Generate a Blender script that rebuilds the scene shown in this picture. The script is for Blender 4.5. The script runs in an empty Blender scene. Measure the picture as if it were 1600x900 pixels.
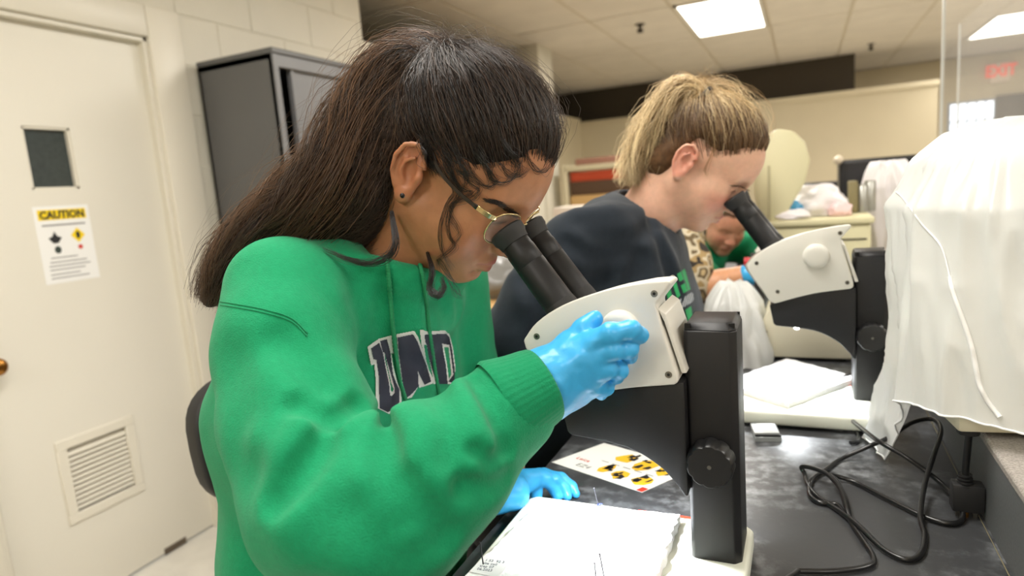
import bpy, bmesh, math, random
import numpy as np
from mathutils import Matrix, Vector, Euler
random.seed(7); RNG = np.random.default_rng(7)
S = bpy.context.scene
COL = S.collection

# ---------------------------------------------------------------- camera
FPX = 1000.0
def _n(v):
    v = np.array(v, float); return v / np.linalg.norm(v)
_d1 = _n([455, -190, FPX]); _x = np.array([2170, -16, -FPX], float)
_x = _n(_x - _d1 * np.dot(_x, _d1)); _u = _n(np.cross(_x, _d1))
RW = np.stack([_x, _d1, _u])              # rows: world X, Y, Z written in camera axes (right, down, forward)
CAM = np.array([0.0, 0.0, 1.35])          # eye height above the floor
cd = bpy.data.cameras.new('camera'); cam = bpy.data.objects.new('camera', cd); COL.objects.link(cam)
M = Matrix.Identity(4)
for i in range(3):
    M[i][0], M[i][1], M[i][2], M[i][3] = RW[i][0], -RW[i][1], -RW[i][2], CAM[i]
cam.matrix_world = M
cd.sensor_width = 36; cd.lens = FPX / 1600 * 36
cd.clip_start = 0.02; cd.clip_end = 100
cd.dof.use_dof = True; cd.dof.focus_distance = 0.72; cd.dof.aperture_fstop = 4.0
S.camera = cam

# ---------------------------------------------------------------- world, exposure, ceiling light plan
S.view_settings.view_transform = 'Standard'; S.view_settings.look = 'None'
S.view_settings.gamma = 1.0; S.view_settings.use_curve_mapping = False
S.view_settings.exposure = 0.0
W = bpy.data.worlds.new('sky'); S.world = W; W.use_nodes = True
W.node_tree.nodes['Background'].inputs[0].default_value = (0.75, 0.86, 1.0, 1)
W.node_tree.nodes['Background'].inputs[1].default_value = 1.5
PANEL_W = 32.0                             # watts per ceiling panel
PANEL_COL = (1.0, 0.965, 0.91)
LIGHT_SPOTS = [(-0.62, 6.2), (-0.62, 3.45), (-0.62, 0.75), (-0.62, -2.0), (2.1, 8.93), (2.1, 6.2), (2.1, 3.45), (2.1, 0.75), (2.1, -2.0)]

# ---------------------------------------------------------------- helpers
def lin(r, g, b):
    f = lambda c: (c/255/12.92 if c/255 <= .04045 else ((c/255+.055)/1.055)**2.4)
    return (f(r), f(g), f(b), 1.0)
def ray(px, py):
    return RW @ np.array([(px-800)/FPX, (py-450)/FPX, 1.0])
def at(px, py, d):  return CAM + ray(px, py) * d
def onz(px, py, z): r = ray(px, py); return CAM + r * ((z-CAM[2])/r[2])
def onx(px, py, x): r = ray(px, py); return CAM + r * (x/r[0])
def ony(px, py, y): r = ray(px, py); return CAM + r * (y/r[1])

def mat(name, col, rough=.5, metal=0., noise=0., nscale=20., bump=0., bscale=200., spec=.5, trans=0., alpha=1., emit=None, estr=0.,
        attr=None, coat=0., sheen=0., sss=0., sub_col=None, bdist=.001, detail=3.):
    m = bpy.data.materials.new(name); m.use_nodes = True
    nt = m.node_tree; b = nt.nodes['Principled BSDF']
    b.inputs['Base Color'].default_value = col; b.inputs['Roughness'].default_value = rough
    b.inputs['Metallic'].default_value = metal; b.inputs['Specular IOR Level'].default_value = spec
    b.inputs['Transmission Weight'].default_value = trans; b.inputs['Alpha'].default_value = alpha
    b.inputs['Coat Weight'].default_value = coat; b.inputs['Sheen Weight'].default_value = sheen
    if sss:
        b.inputs['Subsurface Weight'].default_value = sss; b.inputs['Subsurface Radius'].default_value = (.012, .005, .003)
        b.inputs['Subsurface Scale'].default_value = 0.6
    if emit:
        b.inputs['Emission Color'].default_value = emit; b.inputs['Emission Strength'].default_value = estr
    src = None
    if attr:
        a = nt.nodes.new('ShaderNodeAttribute'); a.attribute_name = attr; src = a.outputs['Color']
        nt.links.new(src, b.inputs['Base Color'])
    if noise or bump:
        tc = nt.nodes.new('ShaderNodeTexCoord')
    if noise:
        n = nt.nodes.new('ShaderNodeTexNoise'); n.inputs['Scale'].default_value = nscale; n.inputs['Detail'].default_value = detail
        nt.links.new(tc.outputs['Object'], n.inputs['Vector'])
        mp = nt.nodes.new('ShaderNodeMapRange'); mp.inputs[1].default_value = .3; mp.inputs[2].default_value = .7
        mp.inputs[3].default_value = 1-noise; mp.inputs[4].default_value = 1+noise
        nt.links.new(n.outputs['Fac'], mp.inputs[0])
        mx = nt.nodes.new('ShaderNodeMix'); mx.data_type = 'RGBA'; mx.blend_type = 'MULTIPLY'; mx.inputs[0].default_value = 1
        if src: nt.links.new(src, mx.inputs[6])
        else: mx.inputs[6].default_value = col
        nt.links.new(mp.outputs[0], mx.inputs[7]); nt.links.new(mx.outputs[2], b.inputs['Base Color'])
    if bump:
        n2 = nt.nodes.new('ShaderNodeTexNoise'); n2.inputs['Scale'].default_value = bscale; n2.inputs['Detail'].default_value = 4
        nt.links.new(tc.outputs['Object'], n2.inputs['Vector'])
        bp = nt.nodes.new('ShaderNodeBump'); bp.inputs['Strength'].default_value = bump; bp.inputs['Distance'].default_value = bdist
        nt.links.new(n2.outputs['Fac'], bp.inputs['Height']); nt.links.new(bp.outputs[0], b.inputs['Normal'])
    return m

def empty(name, loc, label=None, cat=None, group=None, kind=None):
    o = bpy.data.objects.new(name, None); COL.objects.link(o); o.location = Vector(loc)
    tag(o, label, cat, group, kind); return o
def tag(o, label=None, cat=None, group=None, kind=None):
    if label: o['label'] = label
    if cat: o['category'] = cat
    if group: o['group'] = group
    if kind: o['kind'] = kind
    return o
def par(o, p):
    o.parent = p
    if p.type == 'EMPTY' or p.get('_base'): o.matrix_parent_inverse = Matrix.Translation(-p.location)

class MB:
    """collects shapes in world coordinates; build() links them as one mesh object"""
    def __init__(s): s.v = []; s.f = []; s.mi = []; s.cur = 0
    def add(s, v, f):
        o = len(s.v); s.v += [tuple(map(float, p)) for p in v]; s.f += [tuple(o+i for i in q) for q in f]; s.mi += [s.cur]*len(f); return s
    def box(s, lo, hi):
        x0,y0,z0 = lo; x1,y1,z1 = hi
        return s.add([(x0,y0,z0),(x1,y0,z0),(x1,y1,z0),(x0,y1,z0),(x0,y0,z1),(x1,y0,z1),(x1,y1,z1),(x0,y1,z1)],
                     [(3,2,1,0),(4,5,6,7),(0,1,5,4),(1,2,6,5),(2,3,7,6),(3,0,4,7)])
    def obox(s, c, size, ax):
        ax = [np.array(a, float) for a in ax]; c = np.array(c, float); v = []
        for dz in (-1,1):
            for dx, dy in ((-1,-1),(1,-1),(1,1),(-1,1)):
                v.append(c + ax[0]*dx*size[0]/2 + ax[1]*dy*size[1]/2 + ax[2]*dz*size[2]/2)
        return s.add(v, [(3,2,1,0),(4,5,6,7),(0,1,5,4),(1,2,6,5),(2,3,7,6),(3,0,4,7)])
    def lathe(s, p0, p1, prof, n=32):
        """prof: list of (t 0..1 along p0->p1, radius)"""
        p0 = np.array(p0, float); p1 = np.array(p1, float); d = _n(p1-p0); L = np.linalg.norm(p1-p0)
        a = _n(np.cross(d, [0,0,1] if abs(d[2]) < .9 else [1,0,0])); b = np.cross(d, a)
        v = []; f = []
        for t, r in prof:
            for k in range(n):
                an = 2*math.pi*k/n; v.append(p0 + d*L*t + (a*math.cos(an)+b*math.sin(an))*r)
        for i in range(len(prof)-1):
            for k in range(n): f.append((i*n+k, i*n+(k+1)%n, (i+1)*n+(k+1)%n, (i+1)*n+k))
        f.append(tuple(reversed(range(n)))); f.append(tuple((len(prof)-1)*n+k for k in range(n)))
        return s.add(v, f)
    def cyl(s, p0, p1, r0, r1=None, n=24): return s.lathe(p0, p1, [(0, r0), (1, r0 if r1 is None else r1)], n)
    def tube(s, pts, r, n=8, closed=False):
        pts = [np.array(p, float) for p in pts]; m = len(pts); v = []; f = []
        rr = r if hasattr(r, '__len__') else [r]*m; a = None
        for i in range(m):
            t = _n(pts[min(i+1, m-1)] - pts[max(i-1, 0)])
            if a is None: a = np.cross(t, [0,0,1] if abs(t[2]) < .9 else [1,0,0])
            a = _n(a - t*np.dot(a, t)); b = np.cross(t, a)
            for k in range(n):
                an = 2*math.pi*k/n; v.append(pts[i] + (a*math.cos(an)+b*math.sin(an))*rr[i])
        for i in range(m-1):
            for k in range(n): f.append((i*n+k, i*n+(k+1)%n, (i+1)*n+(k+1)%n, (i+1)*n+k))
        f.append(tuple(reversed(range(n)))); f.append(tuple((m-1)*n+k for k in range(n)))
        return s.add(v, f)
    def prism(s, poly, o, ax, ay, az, h0, h1):
        """polygon (list of 2d points) in axes ax, ay extruded along az from h0 to h1"""
        o = np.array(o, float); ax, ay, az = (np.array(q, float) for q in (ax, ay, az)); n = len(poly)
        v = [o+ax*p[0]+ay*p[1]+az*h0 for p in poly] + [o+ax*p[0]+ay*p[1]+az*h1 for p in poly]
        f = [tuple(reversed(range(n))), tuple(range(n, 2*n))] + [(i, (i+1) % n, n+(i+1) % n, n+i) for i in range(n)]
        return s.add(v, f)
    def build(s, name, m, parent=None, bevel=0, seg=2, smooth=True, ang=40, top=False):
        me = bpy.data.meshes.new(name); me.from_pydata(s.v, [], s.f)
        if any(s.mi): me.polygons.foreach_set('material_index', s.mi)
        bm = bmesh.new(); bm.from_mesh(me)
        bmesh.ops.recalc_face_normals(bm, faces=bm.faces)
        if bevel:
            es = [e for e in bm.edges if len(e.link_faces) == 2 and e.calc_face_angle(0) > math.radians(28)]
            bmesh.ops.bevel(bm, geom=es, offset=bevel, segments=seg, affect='EDGES', profile=.5, clamp_overlap=True)
        bm.to_mesh(me); bm.free()
        for q in (m if isinstance(m, (list, tuple)) else [m]): me.materials.append(q)
        if smooth:
            me.polygons.foreach_set('use_smooth', [True]*len(me.polygons)); me.set_sharp_from_angle(angle=math.radians(ang))
        o = bpy.data.objects.new(name, me); COL.objects.link(o)
        if parent: par(o, parent)
        else: rebase(o)
        return o
def rebase(o):
    """put a top-level mesh's origin at its base"""
    me = o.data; n = len(me.vertices); c = np.empty(n*3); me.vertices.foreach_get('co', c); c = c.reshape(-1, 3)
    b = np.array([(c[:,0].min()+c[:,0].max())/2, (c[:,1].min()+c[:,1].max())/2, c[:,2].min()])
    me.vertices.foreach_set('co', (c-b).ravel()); me.update(); o.location = b; o['_base'] = 1
def np_mesh(name, v, f, m, parent=None, smooth=True, colors=None, ang=None):
    """v (n,3), f (m,3 or 4) numpy arrays"""
    v = np.ascontiguousarray(v, np.float32); f = np.ascontiguousarray(f, np.int32)
    me = bpy.data.meshes.new(name); k = f.shape[1]
    me.vertices.add(len(v)); me.vertices.foreach_set('co', v.ravel())
    me.loops.add(f.size); me.loops.foreach_set('vertex_index', f.ravel())
    me.polygons.add(len(f)); me.polygons.foreach_set('loop_start', np.arange(0, f.size, k, dtype=np.int32))
    me.update(calc_edges=True)
    me.polygons.foreach_set('use_smooth', np.full(len(f), smooth))
    if colors is not None:
        a = me.color_attributes.new('col', 'FLOAT_COLOR', 'POINT')
        c = np.ones((len(v), 4), np.float32); c[:, :3] = colors; a.data.foreach_set('color', c.ravel())
    for q in (m if isinstance(m, (list, tuple)) else [m]): me.materials.append(q)
    if ang: me.set_sharp_from_angle(angle=math.radians(ang))
    o = bpy.data.objects.new(name, me); COL.objects.link(o)
    if parent: par(o, parent)
    else: rebase(o)
    return o
def catmull(P, n=10):
    P = np.array(P, float); Q = np.vstack([2*P[0]-P[1], P, 2*P[-1]-P[-2]]); out = []
    for i in range(1, len(Q)-2):
        for t in np.linspace(0, 1, n, endpoint=False):
            a, b, c, d = Q[i-1], Q[i], Q[i+1], Q[i+2]
            out.append(.5*((2*b)+(c-a)*t+(2*a-5*b+4*c-d)*t*t+(3*b-a-3*c+d)*t**3))
    out.append(Q[-2]); return np.array(out)
def copy_tree(o, parent=None):
    c = o.copy(); COL.objects.link(c)
    if parent: c.parent = parent; c.matrix_parent_inverse = o.matrix_parent_inverse.copy()
    for ch in list(o.children): copy_tree(ch, c)
    return c
def lettering(name, txt, size, m, o, right, up, parent, thick=.0004, bold=0., align='LEFT', sx=1.):
    """flat lettering as a mesh in the plane right/up at point o"""
    cu = bpy.data.curves.new(name, 'FONT'); cu.body = txt; cu.size = size; cu.extrude = thick; cu.offset = bold; cu.align_x = align
    cu.resolution_u = 2
    t = bpy.data.objects.new(name, cu); me = bpy.data.meshes.new_from_object(t); bpy.data.objects.remove(t)
    right = _n(right); up = _n(up); nn = np.cross(right, up)
    c = np.empty(len(me.vertices)*3); me.vertices.foreach_get('co', c); c = c.reshape(-1, 3)
    me.vertices.foreach_set('co', (np.array(o, float) + c[:, :1]*right*sx + c[:, 1:2]*up + c[:, 2:]*nn).ravel()); me.update()
    me.materials.clear(); me.materials.append(m)
    ob = bpy.data.objects.new(name, me); COL.objects.link(ob); par(ob, parent); return ob
X, Y, Z = np.eye(3)
# ================================================================ materials of the setting
M_wall = mat('cream_paint', lin(214, 209, 194), .6, noise=.03, nscale=3, bump=.25, bscale=60)
M_door = mat('door_paint', lin(224, 220, 208), .42, noise=.015, nscale=2)
M_trim = mat('trim_paint', lin(222, 217, 203), .38)
M_beige = mat('beige_paint', lin(206, 194, 166), .7, noise=.03, nscale=2)
M_dark = mat('soffit_shade_brown', lin(62, 54, 42), .8)  # shade above the partitions, put into the colour as dark brown
M_floor = mat('vinyl_floor', lin(226, 222, 212), .35, noise=.05, nscale=12)
M_tile = mat('ceiling_tile_board', lin(214, 205, 190), .9, noise=.05, nscale=3, bump=.4, bscale=120)
M_tbar = mat('ceiling_grid_metal', lin(196, 184, 162), .5)
M_panel = mat('light_diffuser', (1, 1, 1, 1), .5, emit=(1, .96, .88, 1), estr=6.)
M_lframe = mat('light_frame', lin(235, 232, 224), .4)
M_glassdark = mat('wired_glass_dark', lin(58, 66, 66), .12, noise=.12, nscale=60)
M_brass = mat('brass', lin(170, 120, 60), .25, metal=1.)
M_shadowgap = mat('black_gap', lin(25, 24, 22), .9)

ZC = 2.70; XW = -2.33; ZB = .903; XF, XB = -.385, .20
# floor
MB().box((-4.2, -3.6, -.1), (5.6, 11.6, 0)).build('floor', M_floor, smooth=False)['kind'] = 'structure'
# ---------------- walls
def struct(name, mb, m, parent=None, **k):
    o = mb.build(name, m, parent, **k)
    if not parent: o['kind'] = 'structure'
    return o
DY0, DY1, DZ = 1.02, 1.815, 2.04             # door leaf opening
b = MB()
b.box((XW-.2, -3.6, 0), (XW-.004, DY0-.05, ZC)); b.box((XW-.2, DY1+.05, 0), (XW-.004, 3.24, ZC)); b.box((XW-.2, DY0-.05, DZ+.05), (XW-.004, DY1+.05, ZC))
wl = struct('wall_left', b, M_wall, smooth=False)
# painted concrete blocks, each its own piece, joints recessed
blk = None; row = 0; z = 2.164 - .203*10
while z < ZC-.02:
    yy = DY1 + .16 - (.2 if row % 2 else 0) - 1.218
    while yy < 3.24:
        y0, y1 = max(yy, -.2), min(yy+.406, 3.24)
        vis = (z > 1.7 and y1 > 0.8) or y0 > 1.97
        inside_door = (z < DZ+.11) and y1 > DY0-.16 and y0 < DY1+.16
        if inside_door and y1 > DY1+.16 and z < DZ+.11: y0 = DY1+.16; inside_door = False
        if vis and not inside_door and y1-y0 > .03:
            e = .0025
            MB().box((XW-.03, y0+e, z+e), (XW, y1-e, min(z+.203, ZC)-e)).build('block', M_wall, wl, bevel=.003, seg=1)
        yy += .406
    z += .203; row += 1
# low partition that continues the left wall, and its end column
struct('wall_partition', MB().box((XW-.12, 3.24, 0), (XW, 5.95, 2.27)), M_wall, smooth=False)
struct('wall_column', MB().box((XW-.2, 5.95, 0), (XW+.04, 6.32, ZC)), M_wall, bevel=.006)
struct('wall_recess', MB().box((-3.1, 6.0, 0), (-2.95, 9.2, 2.28)), M_beige, smooth=False)
struct('wall_far_partition', MB().box((-3.1, 9.2, 0), (1.45, 9.32, 2.23)), M_beige, smooth=False)
struct('trim_1', MB().box((-3.1, 9.17, 2.17), (1.46, 9.34, 2.235)), M_beige, bevel=.006)
struct('wall_soffit_shade', MB().box((-4.0, 9.45, 2.1), (.6, 9.6, ZC)), M_dark, smooth=False)  # panel filling the unlit gap over the far partition, shade painted in
struct('wall_soffit_shade_left', MB().box((-3.6, 3.26, 2.2), (-3.45, 9.5, ZC)), M_dark, smooth=False)  # same painted shade for the dark void on the left
struct('wall_far', MB().box((-4.2, 11.3, 0), (5.6, 11.45, ZC)), M_beige, smooth=False)
struct('wall_right', MB().box((5.3, -3.6, 0), (5.45, 11.45, ZC)), M_beige, smooth=False)
struct('wall_behind', MB().box((-4.2, -3.6, 0), (5.6, -3.45, ZC)), M_beige, smooth=False)
struct('wall_corridor', MB().box((-4.2, 3.2, 0), (-4.05, 11.45, ZC)), M_beige, smooth=False)
struct('wall_corridor_end', MB().box((-4.2, 3.0, 0), (XW-.2, 3.2, ZC)), M_beige, smooth=False)
# ---------------- door with vent and small window
d = empty('door_1', (XW-.03, 1.42, 0), kind='structure')
DX = XW-.022                                  # face of the leaf
b = MB()
wy0, wy1, wz0, wz1 = 1.326, 1.482, 1.472, 1.683
vy0, vy1, vz0, vz1 = 1.262, 1.502, .328, .588
for (y0, y1, z0, z1) in [(DY0, wy0, .008, DZ), (wy1, DY1, .008, DZ), (wy0, wy1, wz1, DZ), (wy0, wy1, vz1, wz0), (wy0, wy1, .008, vz0)]:
    b.box((DX-.044, y0, z0), (DX, y1, z1))
leaf_pieces = b
lf = MB()
# leaf as one slab with two openings: strips around them
ys = [DY0, vy0, wy0, wy1, vy1, DY1]; zs = [.012, vz0, vz1, wz0, wz1, DZ-.006]
for i in range(5):
    for j in range(5):
        if j == 1 and 1 <= i <= 3: continue
        if j == 3 and i == 2: continue
        lf.box((DX-.044, ys[i], zs[j]), (DX, ys[i+1], zs[j+1]))
leaf = lf.build('door_leaf', M_door, d, smooth=False)
bm = bmesh.new(); bm.from_mesh(leaf.data); bmesh.ops.remove_doubles(bm, verts=bm.verts, dist=1e-5)
dup_f = {}
for fc in bm.faces:
    dup_f.setdefault(tuple(sorted(v.index for v in fc.verts)), []).append(fc)
bmesh.ops.delete(bm, geom=[q for l in dup_f.values() if len(l) > 1 for q in l], context='FACES_ONLY')
bmesh.ops.recalc_face_normals(bm, faces=bm.faces); bm.to_mesh(leaf.data); bm.free()
MB().box((DX-.03, wy0, wz0), (DX-.02, wy1, wz1)).build('glass_pane', M_glassdark, d, smooth=False)
wf = MB()
for a in [((wy0, wz0), (wy1, wz0+.008)), ((wy0, wz1-.008), (wy1, wz1)), ((wy0, wz0), (wy0+.008, wz1)), ((wy1-.008, wz0), (wy1, wz1))]:
    wf.box((DX-.02, a[0][0], a[0][1]), (DX-.004, a[1][0], a[1][1]))
wf.build('pane_bead', M_trim, d, smooth=False)
vf = MB()
fr = .03
for a in [((vy0-.022, vz0-.022), (vy1+.022, vz0+.012)), ((vy0-.022, vz1-.012), (vy1+.022, vz1+.022)), ((vy0-.022, vz0+.012), (vy0+.012, vz1-.012)), ((vy1-.012, vz0+.012), (vy1+.022, vz1-.012))]:
    vf.box((DX-.01, a[0][0], a[0][1]), (DX+.008, a[1][0], a[1][1]))
vent = vf.build('vent_frame', M_trim, d, bevel=.002, seg=1)
sl = None
for k in range(12):
    zc = vz0+.022 + (vz1-vz0-.044)*(k+.5)/12
    if sl is None:
        a = math.radians(38)
        o = MB().obox((DX-.008, (vy0+vy1)/2, zc), (.030, vy1-vy0-.02, .0022), [(math.cos(a), 0, -math.sin(a)), Y, (math.sin(a), 0, math.cos(a))]).build('vent_slat', M_trim, vent, smooth=False)
        sl = (o, zc)
    else:
        c = sl[0].copy(); COL.objects.link(c); c.location = (0, 0, zc-sl[1])
MB().box((DX-.042, vy0, vz0), (DX-.038, vy1, vz1)).build('vent_backing', M_shadowgap, d, smooth=False)
ky, kz = 1.098, .925
MB().lathe((DX, ky, kz), (DX+.07, ky, kz), [(0, .032), (.06, .033), (.12, .026), (.2, .012), (.45, .012), (.52, .022), (.68, .029), (.85, .027), (.97, .018), (1, .006)]).build('door_knob', M_brass, d)
# small hold-open plate scuff at the foot of the door
MB().box((DX-.001, 1.56, .004), (DX+.002, 1.66, .03)).build('kick_scuff', mat('scuff_brown', lin(96, 84, 70), .7), d, smooth=False)
fr = MB()
for (y0, y1, z0, z1) in [(DY1, DY1+.15, 0, DZ+.12), (DY0-.15, DY0, 0, DZ+.12), (DY0, DY1, DZ, DZ+.12)]:
    fr.box((XW-.1, y0, z0), (XW+.03, y1, z1))
fr.build('door_frame', M_trim, d, bevel=.008, seg=2)
st = MB()
for (y0, y1, z0, z1) in [(DY1-.018, DY1, 0, DZ), (DY0, DY0+.018, 0, DZ), (DY0, DY1, DZ-.018, DZ)]:
    st.box((XW-.1, y0, z0), (XW+.012, y1, z1))
st.build('door_stop', M_trim, d, bevel=.003, seg=1)
# caution sign
sy0, sy1, sz0, sz1 = 1.312, 1.497, 1.150, 1.415
sgn = empty('caution_sign', (DX, (sy0+sy1)/2, sz0), 'white paper caution sign with yellow header taped to the cream door', 'sign')
M_paper = mat('sign_paper', lin(238, 238, 236), .6); M_yel = mat('print_yellow', lin(240, 208, 10), .6); M_ink = mat('print_black', lin(30, 30, 32), .6); M_redink = mat('print_red', lin(205, 60, 50), .6); M_greyink = mat('print_grey', lin(150, 150, 150), .6)
MB().box((DX, sy0, sz0), (DX+.0015, sy1, sz1)).build('sheet', M_paper, sgn, smooth=False)
SX = DX+.002
MB().box((DX+.0012, sy0+.012, sz1-.047), (SX, sy1-.012, sz1-.012)).build('header_band', M_yel, sgn, smooth=False)
lettering('header_lettering', 'CAUTION', .036, M_ink, (SX+.0006, (sy0+sy1)/2, sz1-.042), Y, Z, sgn, bold=.0012, align='CENTER', sx=.92)
for (a0, a1, zz, hh) in [(.02, .165, .062, .006), (.03, .12, .175, .004), (.025, .15, .19, .004), (.02, .16, .203, .004), (.02, .14, .216, .004), (.02, .12, .232, .004), (.02, .15, .245, .004)]:
    MB().box((SX-.0006, sy0+a0, sz1-zz-hh), (SX+.0003, sy0+a1, sz1-zz)).build('print_line', M_greyink, sgn, smooth=False)
cy, cz = sy1-.052, sz1-.105
MB().prism([(0, -.026), (.024, 0), (0, .026), (-.024, 0)], (SX, cy, cz), Y, Z, X, -.0005, .0004).build('hazard_diamond', M_yel, sgn, smooth=False)
MB().prism([(-.004, -.012), (.004, -.012), (.007, .0), (.005, .012), (-.005, .012), (-.007, 0)], (SX, cy, cz), Y, Z, X, .0004, .0008).build('hazard_symbol', M_ink, sgn, smooth=False)
cy = sy0+.055
MB().prism([(-.022, 0), (-.008, .006), (0, .022), (.008, .006), (.022, 0), (.008, -.018), (-.008, -.018)], (SX, cy, cz-.004), Y, Z, X, -.0005, .0006).build('pictogram', M_ink, sgn, smooth=False)
MB().prism([(.011*math.cos(i*.628), .013*math.sin(i*.628)) for i in range(10)], (SX, cy+.003, cz-.045), Y, Z, X, -.0005, .0006).build('pictogram', mat('print_dark_green', lin(50, 62, 56), .6), sgn, smooth=False)
MB().prism([(.008*math.cos(i*.628), .008*math.sin(i*.628)) for i in range(10)], (SX, sy1-.05, cz-.042), Y, Z, X, -.0005, .0006).build('pictogram', M_redink, sgn, smooth=False)

# ---------------- ceiling with single tiles
GX, GY = .68, 1.4
b = MB().box((-4.2, -3.6, ZC+.012), (5.6, 11.45, ZC+.1))
ceil = struct('ceiling', b, M_tbar, smooth=False)
tile0 = None
for i in range(-5, 8):
    for j in range(-1, 5):
        x0 = -.28+GX*i-GX; y0 = 5.5+GY*j
        if x0+GX > 5.3 or x0 < -4.1 or y0+GY > 11.4: continue
        if any(abs(x0+GX/2-lx) < .2 and abs(y0+GY/2-ly) < .4 for lx, ly in LIGHT_SPOTS): continue
        if tile0 is None:
            tile0 = MB().box((.012, .012, ZC-.004), (GX-.012, GY-.012, ZC+.014)).build('ceiling_tile', M_tile, ceil, bevel=.004, seg=1)
            tile0.matrix_parent_inverse = Matrix.Translation(-ceil.location); c = tile0
        else:
            c = tile0.copy(); COL.objects.link(c)
        c.location = (x0, y0, 0)
gr = MB()
for i in range(-6, 9):
    xx = -.28+GX*i-GX
    if -4.1 < xx < 5.3: gr.box((xx-.012, -3.4, ZC), (xx+.012, 11.3, ZC+.013))
gr.build('grid_bar', M_tbar, ceil, smooth=False)['kind'] = 'stuff'
plain = MB().box((-4.1, -3.5, ZC), (5.3, 4.1, ZC+.012)).build('near_ceiling_board', M_tile, ceil, smooth=False)
# ceiling panels
lab = ['bright rectangular ceiling light panel above the person in the navy shirt', 'ceiling light panel over the side counter', 'ceiling light panel over the chair of the person in the hoodie', 'ceiling light panel behind the camera on the door side', 'bright ceiling light panel seen through the clear screen at the right',
       'ceiling light panel over the far right aisle', 'ceiling light panel right of the clear screens', 'ceiling light panel right of the covered microscope', 'ceiling light panel behind the camera on the bench side']
for i, (lx, ly) in enumerate(LIGHT_SPOTS):
    p = empty('ceiling_light', (lx, ly, ZC), lab[i], 'ceiling light', 'ceiling light panels')
    w, h = GX/2-.02, GY/2-.02
    f = MB()
    for (x0, x1, y0, y1) in [(-w, w, -h, -h+.025), (-w, w, h-.025, h), (-w, -w+.025, -h, h), (w-.025, w, -h, h)]:
        f.box((lx+x0, ly+y0, ZC-.014), (lx+x1, ly+y1, ZC+.014))
    f.build('frame', M_lframe, p, smooth=False)
    MB().box((lx-w+.025, ly-h+.025, ZC-.006), (lx+w-.025, ly+h-.025, ZC+.004)).build('diffuser', M_panel, p, bevel=.003, seg=1)
    L = bpy.data.lights.new('panel_lamp', 'AREA'); L.shape = 'RECTANGLE'; L.size = 2*w-.06; L.size_y = 2*h-.06; L.energy = PANEL_W; L.color = PANEL_COL
    lo = bpy.data.objects.new('panel_lamp', L); COL.objects.link(lo); lo.location = (lx, ly, ZC-.016); par(lo, p)
    lo.matrix_parent_inverse = Matrix.Translation((-lx, -ly, -ZC))
# sprinkler heads
M_chrome = mat('chrome', lin(200, 200, 200), .2, metal=1.); M_spr = mat('sprinkler_dark', lin(70, 62, 52), .4, metal=.6)
for (px, py, lb) in [(1000, 37, 'small sprinkler head left of the big ceiling light'), (1361, 68, 'small sprinkler head right of the big ceiling light')]:
    q = onz(px, py, ZC)
    _o = MB().lathe(q+Z*.002, q-Z*.075, [(0, .045), (.12, .045), (.2, .018), (.6, .016), (.7, .03), (1, .026)], 14).build('sprinkler_head', M_spr)
    tag(_o, lb, "sprinkler", "ceiling sprinklers")
# ================================================================ dark steel cabinet
M_cab = mat('cabinet_steel', lin(92, 92, 92), .45, noise=.04, nscale=4); M_cabd = mat('cabinet_door_steel', lin(118, 118, 120), .42, noise=.03, nscale=3)
CX0, CX1, CY0, CY1, CZ = XW+.03, -1.895, 2.02, 2.93, 1.95
cab = empty('steel_cabinet', ((CX0+CX1)/2, (CY0+CY1)/2, 0), 'tall dark grey steel storage cabinet standing beside the cream door', 'cabinet')
b = MB()
b.box((CX0, CY0, .0), (CX1, CY0+.018, CZ)); b.box((CX0, CY1-.018, .0), (CX1, CY1, CZ)); b.box((CX0, CY0, CZ-.02), (CX1, CY1, CZ)); b.box((CX0, CY0, 0), (CX1, CY1, .06)); b.box((CX0, CY0, 0), (CX0+.012, CY1, CZ))
b.build('carcass', M_cab, cab, smooth=False)
MB().box((CX0-.004, CY0-.006, CZ), (CX1+.012, CY1+.006, CZ+.022)).build('top_rim', M_cab, cab, bevel=.004, seg=1)
MB().box((CX1-.02, CY0, .06), (CX1+.008, CY0+.028, CZ)).build('front_post', M_cabd, cab, bevel=.003, seg=1)
MB().box((CX1-.02, CY1-.028, .06), (CX1+.008, CY1, CZ)).build('front_post', M_cabd, cab, bevel=.003, seg=1)
MB().box((CX1-.035, CY0+.11, .065), (CX1-.012, CY0+.5, CZ-.03)).build('sliding_door', M_cabd, cab, bevel=.004, seg=1)
MB().box((CX1-.018, CY0+.48, .065), (CX1-.002, CY1-.03, CZ-.03)).build('sliding_door', M_cabd, cab, bevel=.004, seg=1)
MB().box((CX1-.014, CY0+.105, .065), (CX1-.004, CY0+.125, CZ-.03)).build('door_edge_pull', M_cabd, cab, bevel=.002, seg=1)
MB().box((CX1-.02, CY0+.02, CZ-.05), (CX1+.006, CY1-.02, CZ)).build('front_rail', M_cabd, cab, bevel=.003, seg=1)
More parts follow.
